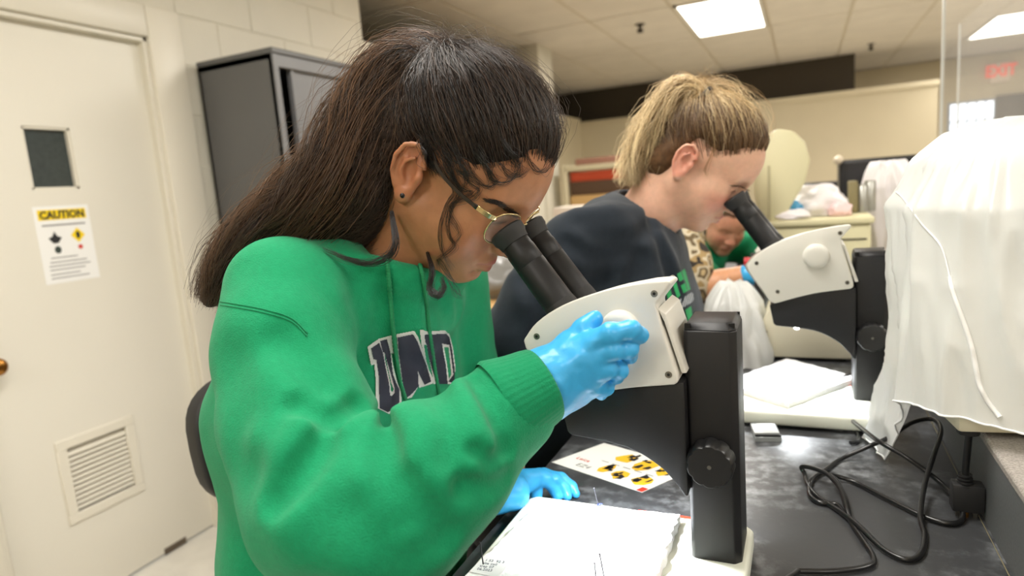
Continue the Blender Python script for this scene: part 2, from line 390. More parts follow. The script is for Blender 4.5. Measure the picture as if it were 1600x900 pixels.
# paper bit on the wall above
# ================================================================ lab bench
def bench_material():
    m = mat('black_bench_resin', lin(62, 63, 65), .38, bump=.15, bscale=90)
    nt = m.node_tree; bs = nt.nodes['Principled BSDF']
    tc = nt.nodes.new('ShaderNodeTexCoord')
    n1 = nt.nodes.new('ShaderNodeTexNoise'); n1.inputs['Scale'].default_value = 3.2; n1.inputs['Detail'].default_value = 9; n1.inputs['Roughness'].default_value = .72
    n2 = nt.nodes.new('ShaderNodeTexNoise'); n2.inputs['Scale'].default_value = 55; n2.inputs['Detail'].default_value = 6
    r1 = nt.nodes.new('ShaderNodeMapRange'); r1.inputs[1].default_value = .44; r1.inputs[2].default_value = .68
    r2 = nt.nodes.new('ShaderNodeMapRange'); r2.inputs[1].default_value = .42; r2.inputs[2].default_value = .66
    mu = nt.nodes.new('ShaderNodeMath'); mu.operation = 'MULTIPLY'
    mx = nt.nodes.new('ShaderNodeMix'); mx.data_type = 'RGBA'; mx.inputs[6].default_value = lin(60, 61, 63); mx.inputs[7].default_value = lin(158, 162, 166)
    for n in (n1, n2): nt.links.new(tc.outputs['Object'], n.inputs['Vector'])
    nt.links.new(n1.outputs['Fac'], r1.inputs[0]); nt.links.new(n2.outputs['Fac'], r2.inputs[0])
    nt.links.new(r1.outputs[0], mu.inputs[0]); nt.links.new(r2.outputs[0], mu.inputs[1]); nt.links.new(mu.outputs[0], mx.inputs[0])
    nt.links.new(mx.outputs[2], bs.inputs['Base Color'])
    return m
M_bench = bench_material()
M_ledge = mat('speckled_grey_ledge', lin(150, 144, 138), .6, noise=.3, nscale=400)
M_upst = mat('upstand_grey', lin(92, 94, 95), .5, noise=.12, nscale=300)
M_bcab = mat('bench_cabinet_paint', lin(190, 180, 160), .5)
bench = empty('lab_bench', (.15, 1.5, 0), 'long black lab bench with a raised speckled grey ledge behind', 'bench')
MB().box((XF, -.7, ZB-.032), (XB+.02, 4.2, ZB)).build('worktop', M_bench, bench, bevel=.004)
MB().box((XB, -.7, ZB-.03), (XB+.012, 4.2, 1.003)).build('upstand', M_upst, bench, bevel=.002, seg=1)
MB().box((XB-.003, -.7, 1.0), (.92, 4.2, 1.012)).build('ledge_top', M_ledge, bench, bevel=.003, seg=1)
MB().box((XB+.012, -.7, 0), (.90, 4.2, 1.0)).build('ledge_core', M_bcab, bench, smooth=False)
for y in (-.6, 1.75, 4.05):
    MB().box((XF+.05, y, 0), (XB, y+.04, ZB-.032)).build('support_panel', M_bcab, bench, smooth=False)
MB().tube([(XB-.004, yy, ZB+.001+.0006*random.random()) for yy in np.linspace(-.6, 4.1, 60)], [.0005+.0012*random.random()**3 for _ in range(60)], 5).build('joint_sealant', mat('old_sealant', lin(120, 112, 86), .8), bench)

# ================================================================ stereo microscope
M_white = mat('scope_white_plastic', lin(222, 220, 212), .38, noise=.01, nscale=5, bump=.05, bscale=800)
M_black = mat('scope_black_enamel', lin(27, 27, 29), .45, spec=.35, bump=.25, bscale=1500, bdist=.0003)
M_rub = mat('rubber_black', lin(30, 30, 31), .62); M_knob = mat('knob_black_plastic', lin(26, 26, 27), .35)
M_base = mat('scope_base_plastic', lin(226, 228, 214), .4); M_steel = mat('screw_steel', lin(140, 138, 132), .35, metal=1.)
M_red = mat('red_stripe', lin(200, 50, 30), .5); M_ring = mat('print_salmon', lin(214, 140, 126), .6)
M_led = mat('led_white', (1, 1, 1, 1), .4, emit=(1, 1, 1, 1), estr=25.)
SO = np.array([-.09, .70, ZB])
def loc(x, y, z): return SO + np.array([x, y, z])
def arc(pts, n=6): return [tuple(p) for p in catmull(pts, n)]
sc = empty('stereo_microscope', SO, 'white and black stereo microscope used by the person in the green hoodie', 'microscope', 'stereo microscopes')
# base
bp = [(-.255, -.118), (-.245, -.125), (.022, -.125), (.034, -.112), (.034, .045), (.024, .055), (-.245, .055), (-.255, .045)]
MB().prism(bp, loc(0, 0, 0), X, Y, Z, .006, .030).build('base', M_base, sc, bevel=.005, seg=3)
MB().box(loc(-.12, .0552, .018), loc(.0, .0556, .027)).build('red_stripe', M_red, sc, smooth=False)
MB().prism([(-.105, .047), (.010, .047), (.010, .0525), (-.105, .0525)], loc(0, 0, 0), X, Y, Z, .0296, .0303).build('red_stripe', M_red, sc, smooth=False)
for (x, y) in [(-.23, -.1), (-.23, .035), (.01, -.1), (.01, .035)]:
    MB().cyl(loc(x, y, 0), loc(x, y, .008), .01, n=12).build('foot', M_rub, sc)
lettering('maker_lettering', 'Leica EZ4', .0085, mat('print_faded', lin(150, 148, 140), .6), loc(-.085, .036, .0304), X, Y, sc)
kp = loc(-.025, -.088, .0302)
kd = MB().cyl(kp-Z*.001, kp+Z*.0004, .0255, n=40).build('touch_key_plate', mat('key_plate', lin(232, 233, 222), .35), sc)
def ring(mb, c, r, w, n=28):
    v = []; f = []
    for k in range(n):
        a = 2*math.pi*k/n
        for rr in (r, r-w): v.append((c[0]+rr*math.cos(a), c[1]+rr*math.sin(a), c[2]))
    for k in range(n): q = (k+1) % n; f.append((2*k, 2*k+1, 2*q+1, 2*q))
    mb.add(v, f)
for dx, dy, t in [(-.001, .0145, 'I'), (-.0135, .007, ':T|'), (.0135, .002, ':T|'), (-.010, -.011, 'O'), (.006, -.014, 'O')]:
    r = MB(); ring(r, kp+np.array([dx, dy, .0007]), .0062, .0007); r.build('key_ring', M_redink, sc, smooth=False)
    if t != 'O': lettering('key_symbol', t, .006, M_ink, kp+np.array([dx, dy-.002, .0007]), X, Y, sc, align='CENTER', thick=.0001)
r = MB(); ring(r, kp+Z*.0006, .0252, .0005, 40); r.build('key_plate_outline', mat('outline_grey', lin(190, 188, 176), .6), sc, smooth=False)
# pillar
pp = [(-.026, -.030), (-.022, -.034), (.020, -.034), (.027, -.027), (.027, .036), (-.026, .036)]
pil = MB().prism(pp, loc(0, 0, 0), X, Y, Z, .028, .287).build('pillar', M_black, sc, bevel=.0016, seg=2)
pc = [(-.023, -.024), (.016, -.024), (.022, -.018), (.022, .032), (-.023, .032)]
cp = MB()
v0 = [loc(p[0], p[1], .287) for p in pp[:1]+pp[2:]]; v1 = [loc(p[0], p[1], .2945) for p in pc]
cp.add(v0+v1, [(4,3,2,1,0), (5,6,7,8,9)] + [(i, (i+1) % 5, 5+(i+1) % 5, 5+i) for i in range(5)])
cp.build('pillar_cap', M_black, sc, bevel=.001, seg=1)
for p in [(.024, -.028), (.024, .03), (-.02, -.0305)]:
    MB().obox(loc(p[0]-.002, p[1]+.003, .2915), (.006, .0022, .005), [X, Y, Z]).build('cap_slot', M_shadowgap, sc, smooth=False)
# focus knobs, fluted
def knob(c, dirn, R, L, name, parent, flutes=10):
    kb = MB(); n = flutes*6; prof = [(0, .74), (.12, .78), (.2, 1.), (.92, .97), (1., .9)]
    v = []; f = []
    for t, s in prof:
        for k in range(n):
            a = 2*math.pi*k/n; fl = 1-.07*(max(0, math.cos(a*flutes))**2 if .15 < t < .97 or True else 0)*(1 if t > .15 else 0)
            v.append(c + dirn*L*t + (X*math.cos(a)+Z*math.sin(a))*R*s*fl)
    for i in range(len(prof)-1):
        for k in range(n): f.append((i*n+k, i*n+(k+1) % n, (i+1)*n+(k+1) % n, (i+1)*n+k))
    f.append(tuple(range(n))); f.append(tuple((len(prof)-1)*n+k for k in range(n)))
    kb.add(v, f); o = kb.build(name, M_knob, parent, ang=50)
    MB().cyl(c+dirn*(L-.0005), c+dirn*(L+.0006), .0022, n=12).build('knob_screw', M_steel, o)
    return o
knob(loc(.000, -.034, .150), -Y, .0245, .026, 'focus_knob', sc); knob(loc(.000, .036, .150), Y, .0245, .026, 'focus_knob', sc)
# white housing: side profile extruded across, softened
hp = arc([(-.196, .281), (-.178, .302), (-.145, .322), (-.098, .338), (-.052, .347)], 4) + [(-.032, .3485), (-.028, .345), (-.045, .324)] + [(-.040, .300), (-.026, .247), (-.0255, .238)] + arc([(-.030, .235), (-.09, .226), (-.150, .209)], 4) + [(-.158, .213), (-.194, .272)]
HW = .057
hb = MB(); nh = len(hp)
hb.add([loc(x-.003, -HW, z-.003 if z > .26 else z) for x, z in hp] + [loc(x-.014 if z > .26 else x-.003, HW-.012, z-.015 if z > .26 else z) for x, z in hp],
       [tuple(range(nh)), tuple(reversed(range(nh, 2*nh)))] + [(i, nh+i, nh+(i+1) % nh, (i+1) % nh) for i in range(nh)])
hb.build('housing', M_white, sc, bevel=.004, seg=3, ang=32)
hr = [(-.0485, .314), (-.040, .308), (-.0205, .246), (-.0262, .245), (-.042, .300)]
MB().prism(hr, loc(0, 0, 0), X, Z, -Y, -HW+.022, HW-.008).build('rear_cover', M_white, sc, bevel=.0015, seg=2)
for s in (-1, 1):
    for (x, z) in [(-.182, .283), (-.049, .331), (-.038, .246), (-.148, .231)]:
        hs = HW-(.012 if s > 0 else 0)
        o = MB().cyl(loc(x, s*(hs-.003), z), loc(x, s*(hs+.0006), z), .0036, n=16).build('screw', M_steel, sc)
        MB().cyl(loc(x, s*(hs+.0005), z), loc(x, s*(hs+.0009), z), .0017, n=6).build('screw_socket', M_shadowgap, o)
    hs = HW-(.012 if s > 0 else 0)
    MB().lathe(loc(-.086, s*(hs-.002), .293), loc(-.086, s*(hs+.012), .293), [(0, .0215), (.7, .0205), (.88, .0185), (.97, .014), (1, .008)], 40).build('zoom_knob', M_white, sc)
# black carrier arm under the housing
ap = [(-.158, .2075), (-.09, .2255), (-.027, .236), (-.024, .236), (-.024, .110), (-.0285, .110)] + arc([(-.034, .120), (-.054, .141), (-.090, .159), (-.152, .167)], 5) + [(-.156, .171), (-.162, .204)]
MB().prism(ap, loc(0, 0, 0), X, Z, -Y, -.050, .050).build('carrier_arm', M_black, sc, bevel=.0018, seg=2)
MB().cyl(loc(-.105, 0, .172), loc(-.105, 0, .158), .027, n=32).build('objective_mount', M_rub, sc)
for dx, dy in [(-.013, -.022), (.013, -.022), (-.013, .022), (.013, .022)]:
    MB().cyl(loc(-.105+dx, dy, .16), loc(-.105+dx, dy, .1555), .004, n=12).build('led', M_led, sc)
# eyepieces: one tube each
ed = _n([.57, 0, -.82])
for s in (-1, 1):
    top = loc(-.2195, s*.0325, .3985); bot = top + ed*.125
    t = MB().lathe(top, bot, [(0, .0165), (.20, .0170), (.21, .0176), (.36, .0178), (.365, .0174), (.37, .0178), (.74, .0183), (.97, .0186), (1., .0183)], 40).build('eyepiece_tube', M_black, sc)
    MB().lathe(top-ed*.004, top+ed*.016, [(0, .014), (.02, .0195), (.12, .0212), (.5, .0208), (.66, .0190), (1., .0178)], 40).build('eyecup', M_rub, t)
    MB().cyl(top-ed*.0044, top-ed*.0042, .011, n=24).build('ocular_lens', mat('lens_dark', lin(18, 20, 26), .05), t)
    MB().lathe(bot-ed*.026, bot, [(0, .0184), (.2, .0192), (1, .0205)], 40).build('tube_collar', M_rub, t)
# LED illumination of this microscope
def scope_lamp(p, root, watts):
    L = bpy.data.lights.new('led_lamp', 'SPOT'); L.energy = watts; L.spot_size = math.radians(124); L.spot_blend = .7; L.shadow_soft_size = .012; L.color = (.93, .97, 1.)
    o = bpy.data.objects.new('led_lamp', L); COL.objects.link(o); o.location = p; par(o, root)
scope_lamp(loc(-.112, -.01, .152), sc, 7.5)
# second microscope, further along the bench
D2 = np.array([.195, .57, 0])
sc2 = copy_tree(sc); sc2.location = Vector(SO+D2); sc2['label'] = 'white and black stereo microscope used by the person in the navy shirt'
# ================================================================ things on the bench
M_foam = mat('white_foam', lin(246, 247, 248), .8, bump=.6, bscale=350, bdist=.0015)
M_foamtxt = mat('label_print', lin(120, 126, 140), .7)
np.seterr(over='ignore')
def vnoise(p, seed=0):
    """cheap smooth value noise, p (...,3)"""
    p = np.asarray(p, np.float32); i = np.floor(p).astype(np.int32); f = p-i; f = f*f*(3-2*f); r = 0
    hx = [(i[..., 0]+k).astype(np.uint32)*np.uint32(374761393) for k in (0, 1)]; hy = [(i[..., 1]+k).astype(np.uint32)*np.uint32(668265263) for k in (0, 1)]
    hz = [(i[..., 2]+k).astype(np.uint32)*np.uint32(2246822519)+np.uint32((seed*974711+12345) & 0xffffffff) for k in (0, 1)]
    wx = (1-f[..., 0], f[..., 0]); wy = (1-f[..., 1], f[..., 1]); wz = (1-f[..., 2], f[..., 2])
    for a in (0, 1):
        for b in (0, 1):
            hab = hx[a] ^ hy[b]; wab = wx[a]*wy[b]
            for c in (0, 1):
                h = hab ^ hz[c]; h = (h ^ (h >> np.uint32(13)))*np.uint32(1274126177); h = (h ^ (h >> np.uint32(16))) & np.uint32(0xffff)
                r = r + h.astype(np.float32)*(1/65535.)*(wab*wz[c])
    return r
def foam_sheet(name, c4, z0, z1, label, rough=.0012, n=90, rag=.004, group='white foam pinning boards'):
    """a torn foam board: four plan corners, rough top, ragged rim"""
    c4 = [np.array(c[:2], float) for c in c4]; g = np.linspace(0, 1, n)
    U, V = np.meshgrid(g, g, indexing='ij')
    P = ((1-U)*(1-V))[..., None]*c4[0] + (U*(1-V))[..., None]*c4[1] + (U*V)[..., None]*c4[2] + ((1-U)*V)[..., None]*c4[3]
    q = np.stack([P[..., 0]*160, P[..., 1]*160, 0*U], -1); nz = vnoise(q)+.5*vnoise(q*2.3, 3)-.75
    edge = np.minimum(np.minimum(U, 1-U), np.minimum(V, 1-V)); rim = edge < 1e-6
    cen = P.mean((0, 1)); out = (P-cen)/np.linalg.norm(P-cen, axis=-1, keepdims=True)
    P = P + np.where(rim, (vnoise(q*.8, 5)-.5)*rag, 0)[..., None]*out
    top = np.dstack([P, z1 + nz*rough - np.where(rim, .0012, 0)]); 
    v = list(top.reshape(-1, 3)); f = []
    for i in range(n-1):
        for j in range(n-1): f.append((i*n+j, (i+1)*n+j, (i+1)*n+j+1, i*n+j+1))
    loop = [i*n for i in range(n)] + [(n-1)*n+j for j in range(1, n)] + [i*n+n-1 for i in range(n-2, -1, -1)] + [j for j in range(n-2, 0, -1)]
    m = len(loop); o1 = len(v); v += [np.array([*v[k][:2], (z0+z1)/2+.002*random.random()])+np.array([random.uniform(-.001, .001), random.uniform(-.001, .001), 0]) for k in loop]
    o2 = len(v); v += [np.array([v[k][0], v[k][1], z0]) for k in loop]
    for k in range(m):
        k2 = (k+1) % m; f += [(loop[k], loop[k2], o1+k2, o1+k), (o1+k, o1+k2, o2+k2, o2+k)]
    f.append(tuple(o2+k for k in range(m)))
    mb = MB(); mb.add(v, f); o = mb.build(name, M_foam, ang=60); tag(o, label, 'foam board', group); return o
ft = .947
A = onz(842, 783, ft); B = onz(1062, 802, ft); C = onz(1010, 940, ft); Dk = onz(700, 925, ft)
foam1 = foam_sheet('foam_board', [Dk, C, B, A], .9335, ft, 'thick white foam board lying under the near microscope')
A2 = onz(1230, 559, .945); B2 = onz(1340, 588, .945); C2 = onz(1232, 628, .945); D2k = onz(1128, 597, .945)
foam2 = foam_sheet('foam_board', [D2k, C2, B2, A2], .9335, .945, 'thick white foam board lying under the far microscope', n=50)
# printed label on the near board's corner
la, lb_, lc, ld = (onz(p[0], p[1], ft+.0012) for p in [(733, 893), (757, 868), (800, 873), (778, 902)])
lab_ = MB(); lab_.add([la, lb_, lc, ld]+[q-Z*.0008 for q in (la, lb_, lc, ld)], [(0, 1, 2, 3), (7, 6, 5, 4), (0, 4, 5, 1), (1, 5, 6, 2), (2, 6, 7, 3), (3, 7, 4, 0)])
lo = lab_.build('specimen_label', mat('label_paper', lin(236, 238, 240), .7), smooth=False); tag(lo, 'small printed paper label on the corner of the near foam board', 'label')
e1 = _n(lc-lb_); e2 = _n(lb_-la)
for k, t in enumerate(['1 53  92 3', 'site coll', 'trap 07', '06.2023']):
    lettering('print_line', t, .0055, M_foamtxt, la+e2*(.022-.0058*k)+e1*.006+Z*.0003, e1, _n(e2-e1*np.dot(e1, e2)), lo, thick=.0001)
# insect pins
M_pin = mat('pin_black_enamel', lin(34, 34, 42), .4); M_bead = mat('insect_blue', lin(38, 48, 90), .3)
for (p, q, lb, bead) in [((928, 763), (937, 791), 'thin insect pin with a tiny dark blue specimen on the near foam board', 1), ((750, 848), (756, 884), 'thin dark insect pin beside the printed label', 0),
                   ((937, 866), (946, 905), 'longer of two insect pins at the front of the near foam board', 0), ((929, 880), (932, 908), 'shorter of two insect pins at the front of the near foam board', 0)]:
    base = onz(q[0], q[1], ft); r = ray(*p); dd = np.dot(base-CAM, RW[:, 2]); tip = CAM + r*dd
    t = MB(); t.tube([base-Z*.008, tip], .0007, 6); o = t.build('insect_pin', M_pin); tag(o, lb, 'pin', 'insect pins')
    MB().lathe(tip-Z*.001, tip+Z*.001, [(0, .0004), (.3, .001), (.7, .001), (1, .0004)], 8).build('pin_head', M_pin, o)
    if bead:
        k = MB()
        for j, (dx, dz, rr) in enumerate([(0, .002, .0022), (.0025, .003, .0016), (-.002, .0015, .0018)]): k.lathe(base+X*dx+Z*(dz-rr), base+X*dx+Z*(dz+rr), [(0, .0003), (.25, rr*.85), (.5, rr), (.75, rr*.85), (1, .0003)], 8)
        k.build('specimen', M_bead, o)
# small specimen on the far board
# leaflet
zl = ZB+.0012
p0, p1, p3 = onz(862, 722, zl), onz(1003, 769, zl), onz(944, 692, zl); eu = p1-p0; ev = p3-p0
def quad(mb, u0, v0, u1, v1, h): mb.add([p0+eu*u+ev*v+Z*h for u, v in ((u0, v0), (u1, v0), (u1, v1), (u0, v1))], [(0, 1, 2, 3)])
lf = MB(); lf.add([p0, p1, p1+ev, p3, p0-Z*.0008, p1-Z*.0008, p1+ev-Z*.0008, p3-Z*.0008], [(0, 1, 2, 3), (7, 6, 5, 4), (0, 4, 5, 1), (1, 5, 6, 2), (2, 6, 7, 3), (3, 7, 4, 0)])
leafl = lf.build('leaflet', mat('leaflet_paper', lin(236, 236, 232), .5), smooth=False); tag(leafl, 'glossy white leaflet with yellow and black diagrams on the bench', 'leaflet')
M_ly = mat('leaflet_yellow', lin(240, 190, 45), .5); M_lk = mat('leaflet_black', lin(36, 36, 40), .5)
rs = random.Random(3)
for (u0, v0, u1, v1) in [(.34, .56, .52, .90), (.56, .50, .76, .92), (.40, .12, .52, .44), (.56, .10, .72, .40), (.78, .52, .95, .90), (.76, .12, .93, .42)]:
    y = MB(); n = 9; cu, cv = (u0+u1)/2, (v0+v1)/2
    v = [p0+eu*(cu+(u1-u0)/2*math.cos(k*2*math.pi/n)*(rs.uniform(.75, 1.15)))+ev*(cv+(v1-v0)/2*math.sin(k*2*math.pi/n)*rs.uniform(.75, 1.15))+Z*.0003 for k in range(n)]
    y.add(v, [tuple(range(n))]); y.build('diagram_patch', M_ly, leafl, smooth=False)
    for _ in range(5):
        a, b_ = rs.uniform(u0-.01, u1-.03), rs.uniform(v0, v1-.08); k = MB(); w, h = rs.uniform(.025, .06), rs.uniform(.06, .16)
        k.add([p0+eu*(a+w*x)+ev*(b_+h*yv)+Z*.0006 for x, yv in ((0, 0), (1, .2), (.9, .9), (.3, 1))], [(0, 1, 2, 3)]); k.build('diagram_mark', M_lk, leafl, smooth=False)
q = MB(); quad(q, .94, -.0, 1., .12, .0004); q.build('red_corner', M_red, leafl, smooth=False)
lettering('title_lettering', 'Leica', .013, M_redink, p0+eu*.09+ev*.30+Z*.0003, eu, ev, leafl, thick=.0001)
lettering('title_digits', 'EZ4', .016, M_greyink, p0+eu*.2+ev*.12+Z*.0003, eu, ev, leafl, thick=.0001)
for k in range(5):
    q = MB(); quad(q, .30+.12*k, .455, .38+.12*k, .475, .0003); q.build('caption_line', M_greyink, leafl, smooth=False)
# slide case, clear bag, red pen
M_clear = mat('clear_plastic', (1, 1, 1, 1), .12, trans=1., alpha=.45); M_clear.node_tree.nodes['Principled BSDF'].inputs['IOR'].default_value = 1.2
cpos = onz(1197, 683, ZB)
a = math.radians(12); ax = [np.array([math.cos(a), math.sin(a), 0]), np.array([-math.sin(a), math.cos(a), 0]), Z]
case = empty('slide_case', cpos, 'small clear plastic slide case with white label on the bench', 'case')
MB().obox(cpos+Z*.0045, (.042, .045, .009), ax).build('case_box', mat('case_plastic', lin(190, 195, 196), .2, trans=.4), case, bevel=.001, seg=1)
MB().obox(cpos+Z*.0145-ax[0]*.002, (.040, .043, .004), ax).build('case_lid', mat('case_lid_plastic', lin(205, 208, 208), .2, trans=.3), case, bevel=.001, seg=1)
MB().obox(cpos+Z*.0112, (.041, .044, .003), ax).build('case_rim', M_rub, case, bevel=.0008, seg=1)
MB().obox(cpos+Z*.0168+ax[1]*.002, (.026, .030, .0006), ax).build('paper_label', M_paper, case, smooth=False)
bq = [onz(px, py, ZB+.002) for px, py in [(1180, 641), (1236, 641), (1322, 664), (1316, 675), (1212, 656)]]
v = []; n = 14
L0, L1 = (bq[0], bq[4]), (bq[2], bq[3]); gv = []; gf = []
for i in range(24):
    t = i/23; top_ = np.array(bq[0])*(1-t)+np.array(bq[2])*t; bo = np.array(bq[4])*(1-t)+np.array(bq[3])*t
    for j in range(8):
        s = j/7; pz = top_*(1-s)+bo*s; h = .003+.006*vnoise(np.array([t*7, s*3, .5]))*math.sin(math.pi*s)*math.sin(math.pi*t)**.5
        gv.append(pz+Z*h)
for i in range(23):
    for j in range(7): gf.append((i*8+j, (i+1)*8+j, (i+1)*8+j+1, i*8+j+1))
gb = MB(); gb.add(gv, gf); gb.add([p-Z*.0025 for p in gv], [tuple(reversed(q)) for q in gf]); bag = gb.build('plastic_bag', mat('bag_film', (1, 1, 1, 1), .12, alpha=.34)); tag(bag, 'clear crinkled zip bag lying behind the slide case', 'bag')
rp0, rp1 = onz(1140, 651, ZB+.005), onz(1171, 649, ZB+.005)
pen = MB().lathe(rp1-(rp1-rp0)*3, rp1, [(0, .004), (.7, .0045), (.93, .0045), (1, .002)], 12).build('red_pen', mat('pen_red', lin(214, 52, 44), .35)); tag(pen, 'red pen tip poking out behind the near microscope pillar', 'pen')

# ================================================================ power cords
M_cord = mat('cord_black_pvc', lin(24, 24, 25), .28)
def cpt(u, v, z=ZB+.0045): return onz(1140+u/2.5, 540+v/2.5, z)
zc_ = ZB+.0045; zh = ZB+.012
path = [(270, 880, zc_), (420, 880, zc_), (540, 862, zc_), (562, 828, zc_), (522, 762, zc_), (476, 692, zc_), (455, 630, zh), (432, 560, zh+.006), (385, 505, zh+.008), (330, 480, zh+.006), (282, 474, zh), (292, 500, zc_), (306, 545, zc_), (345, 592, zc_),
        (420, 640, zc_), (500, 700, zc_+.004), (600, 795, zc_), (690, 836, zc_), (745, 815, zc_), (762, 745, zc_), (745, 660, zh), (765, 530, zh+.01), (800, 420, zh+.03), (826, 330, zh+.04), (795, 288, zh+.04), (715, 300, zh+.035), (620, 360, zh+.022),
        (540, 395, zh+.01), (440, 440, zc_), (368, 490, zc_), (320, 525, zc_), (312, 580, zc_), (350, 612, zc_), (420, 622, zc_), (462, 672, zc_), (452, 600, zh), (420, 530, zh+.002), (395, 506, zh), (480, 530, zc_), (600, 590, zc_), (740, 660, zc_),
        (850, 694, zc_), (905, 682, zc_), (903, 628, zh), (850, 560, zh), (780, 500, zh+.008), (680, 430, zh+.026), (580, 372, zh+.034), (500, 310, zh+.018), (452, 270, zc_+.004), (470, 300, zc_), (498, 340, zc_), (500, 372, zc_), (472, 380, zc_)]
pw = empty('power_cord', cpt(270, 880, ZB), 'looped black power cord plugged into the near microscope', 'cord')
cpath = catmull([cpt(*p) for p in path], 7)
MB().tube(cpath, .0033, 10).build('cable', M_cord, pw, ang=80)
s0 = loc(.034, -.082, .018); s1 = cpt(270, 880, zc_); dirp = _n(s1-s0)
s0 = loc(.0345, -.083, .017)
MB().obox(s0+dirp*.016, (.034, .022, .020), [dirp, _n(np.cross(Z, dirp)), _n(np.cross(dirp, np.cross(Z, dirp)))]).build('connector', M_rub, pw, bevel=.003)
MB().lathe(s0+dirp*.030, s0+dirp*.040, [(0, .009), (.8, .0105), (1, .0085)], 20).build('connector_collar', M_rub, pw)
rl = [(0, .007)]
for k in range(4): rl += [(.1+.2*k, .0068), (.18+.2*k, .0068), (.19+.2*k, .0048), (.27+.2*k, .0048)]
MB().lathe(s0+dirp*.040, s0+dirp*.066, rl+[(1, .0042)], 16).build('strain_relief', M_rub, pw)
MB().tube([s0+dirp*.06, s1], .0033, 10).build('cable_end', M_cord, pw)
# cable bundle behind
pw2 = empty('cable_bundle', cpt(480, 240, ZB), 'coiled black cable beside the far microscope base', 'cord')
b2 = [(640, 150, zh), (590, 118, zh+.02), (520, 106, zh+.03), (455, 118, zh+.03), (424, 150, zh+.02), (440, 195, zh+.01), (490, 228, zc_), (560, 246, zc_), (600, 225, zc_), (560, 195, zh), (490, 200, zh), (455, 240, zh), (480, 268, zc_), (540, 262, zc_), (590, 240, zc_), (570, 190, zh), (480, 183, zh+.006), (420, 205, zh+.01), (400, 250, zc_), (440, 270, zc_), (520, 300, zc_), (570, 285, zc_), (600, 260, zc_), (520, 230, zh), (430, 225, zh+.004), (360, 230, zc_), (330, 250, zc_)]
MB().tube(catmull([cpt(*p) for p in b2], 7), .0033, 8).build('cable', M_cord, pw2, ang=80)

# ================================================================ covered microscope at the right
def film(name, col, tr=.4, see=.04, rough=.28):
    m = bpy.data.materials.new(name); m.use_nodes = True; nt = m.node_tree; b = nt.nodes['Principled BSDF']; out = nt.nodes['Material Output']
    b.inputs['Base Color'].default_value = col; b.inputs['Roughness'].default_value = rough
    t = nt.nodes.new('ShaderNodeBsdfTranslucent'); t.inputs[0].default_value = col
    x = nt.nodes.new('ShaderNodeBsdfTransparent'); m1 = nt.nodes.new('ShaderNodeMixShader'); m1.inputs[0].default_value = tr; m2 = nt.nodes.new('ShaderNodeMixShader'); m2.inputs[0].default_value = see
    nt.links.new(b.outputs[0], m1.inputs[1]); nt.links.new(t.outputs[0], m1.inputs[2]); nt.links.new(m1.outputs[0], m2.inputs[1]); nt.links.new(x.outputs[0], m2.inputs[2]); nt.links.new(m2.outputs[0], out.inputs[0])
    return m
M_film = film('white_vinyl_film', lin(246, 248, 246))
M_cream = mat('instrument_cream', lin(226, 220, 196), .45)
cvm = empty('covered_microscope', (.27, 1.04, 1.012), 'microscope under a large wrinkled white vinyl dust cover at the right', 'microscope')
ca = math.radians(8); cx = np.array([math.cos(ca), math.sin(ca), 0]); cy_ = np.array([-math.sin(ca), math.cos(ca), 0])
def cl(x, y, z): return np.array([.168, .884, 1.012]) + cx*x + cy_*y + Z*z
MB().prism([(0, 0), (.26, 0), (.26, .30), (0, .30)], cl(0, 0, 0), cx, cy_, Z, .006, .046).build('base', M_cream, cvm, bevel=.005)
for x, y in [(.016, .016), (.24, .016), (.016, .28), (.24, .28)]: MB().cyl(cl(x, y, -.0), cl(x, y, .008), .012, n=14).build('foot', M_rub, cvm)
MB().prism([(.13, .12), (.20, .12), (.20, .19), (.13, .19)], cl(0, 0, 0), cx, cy_, Z, .045, .30).build('pillar', M_black, cvm, bevel=.004)
MB().prism([(.02, .25), (.06, .31), (.19, .335), (.19, .22), (.08, .19)], cl(0, .12, 0), cx, Z, -cy_, -.06, .06).build('head', M_black, cvm, bevel=.004)
knob(cl(.165, .12, .10), -Y, .03, .03, 'focus_knob', cvm)
angs = np.radians([0, 45, 90, 135, 180, 225, 270, 315])
lev = [(1.392, [.004]*8), (1.390, [.05, .05, .05, .045, .045, .04, .04, .05]), (1.378, [.12, .12, .115, .10, .085, .08, .085, .11]), (1.345, [.175, .17, .155, .135, .112, .108, .12, .15]), (1.285, [.20, .20, .18, .165, .143, .148, .155, .17]),
       (1.20, [.205, .21, .19, .165, .138, .158, .165, .18]), (1.11, [.205, .215, .195, .165, .130, .168, .175, .19]), (1.03, [.205, .22, .20, .175, .128, .178, .182, .20])]
NA, NS = 220, 90
th = np.linspace(0, 2*np.pi, NA, endpoint=False)
def ringr(vals):
    w = np.concatenate([vals, vals[:1]]); a = np.concatenate([angs, [2*np.pi]]); i = np.minimum((th/(np.pi/4)).astype(int), 7); t = th/(np.pi/4)-i; t = t*t*(3-2*t)*.6+t*.4
    return w[i]*(1-t)+w[i+1]*t
LZ = np.array([l[0] for l in lev]); LR = np.array([ringr(np.array(l[1])) for l in lev])
hem = np.full(NA, 1.040) + .004*np.sin(th*5)
sp = np.exp(-((th-np.radians(162))/np.radians(24))**2); hem = hem - .136*np.clip(sp*1.3, 0, 1)
V = np.zeros((NS, NA, 3)); cc = np.array([.262, 1.03])
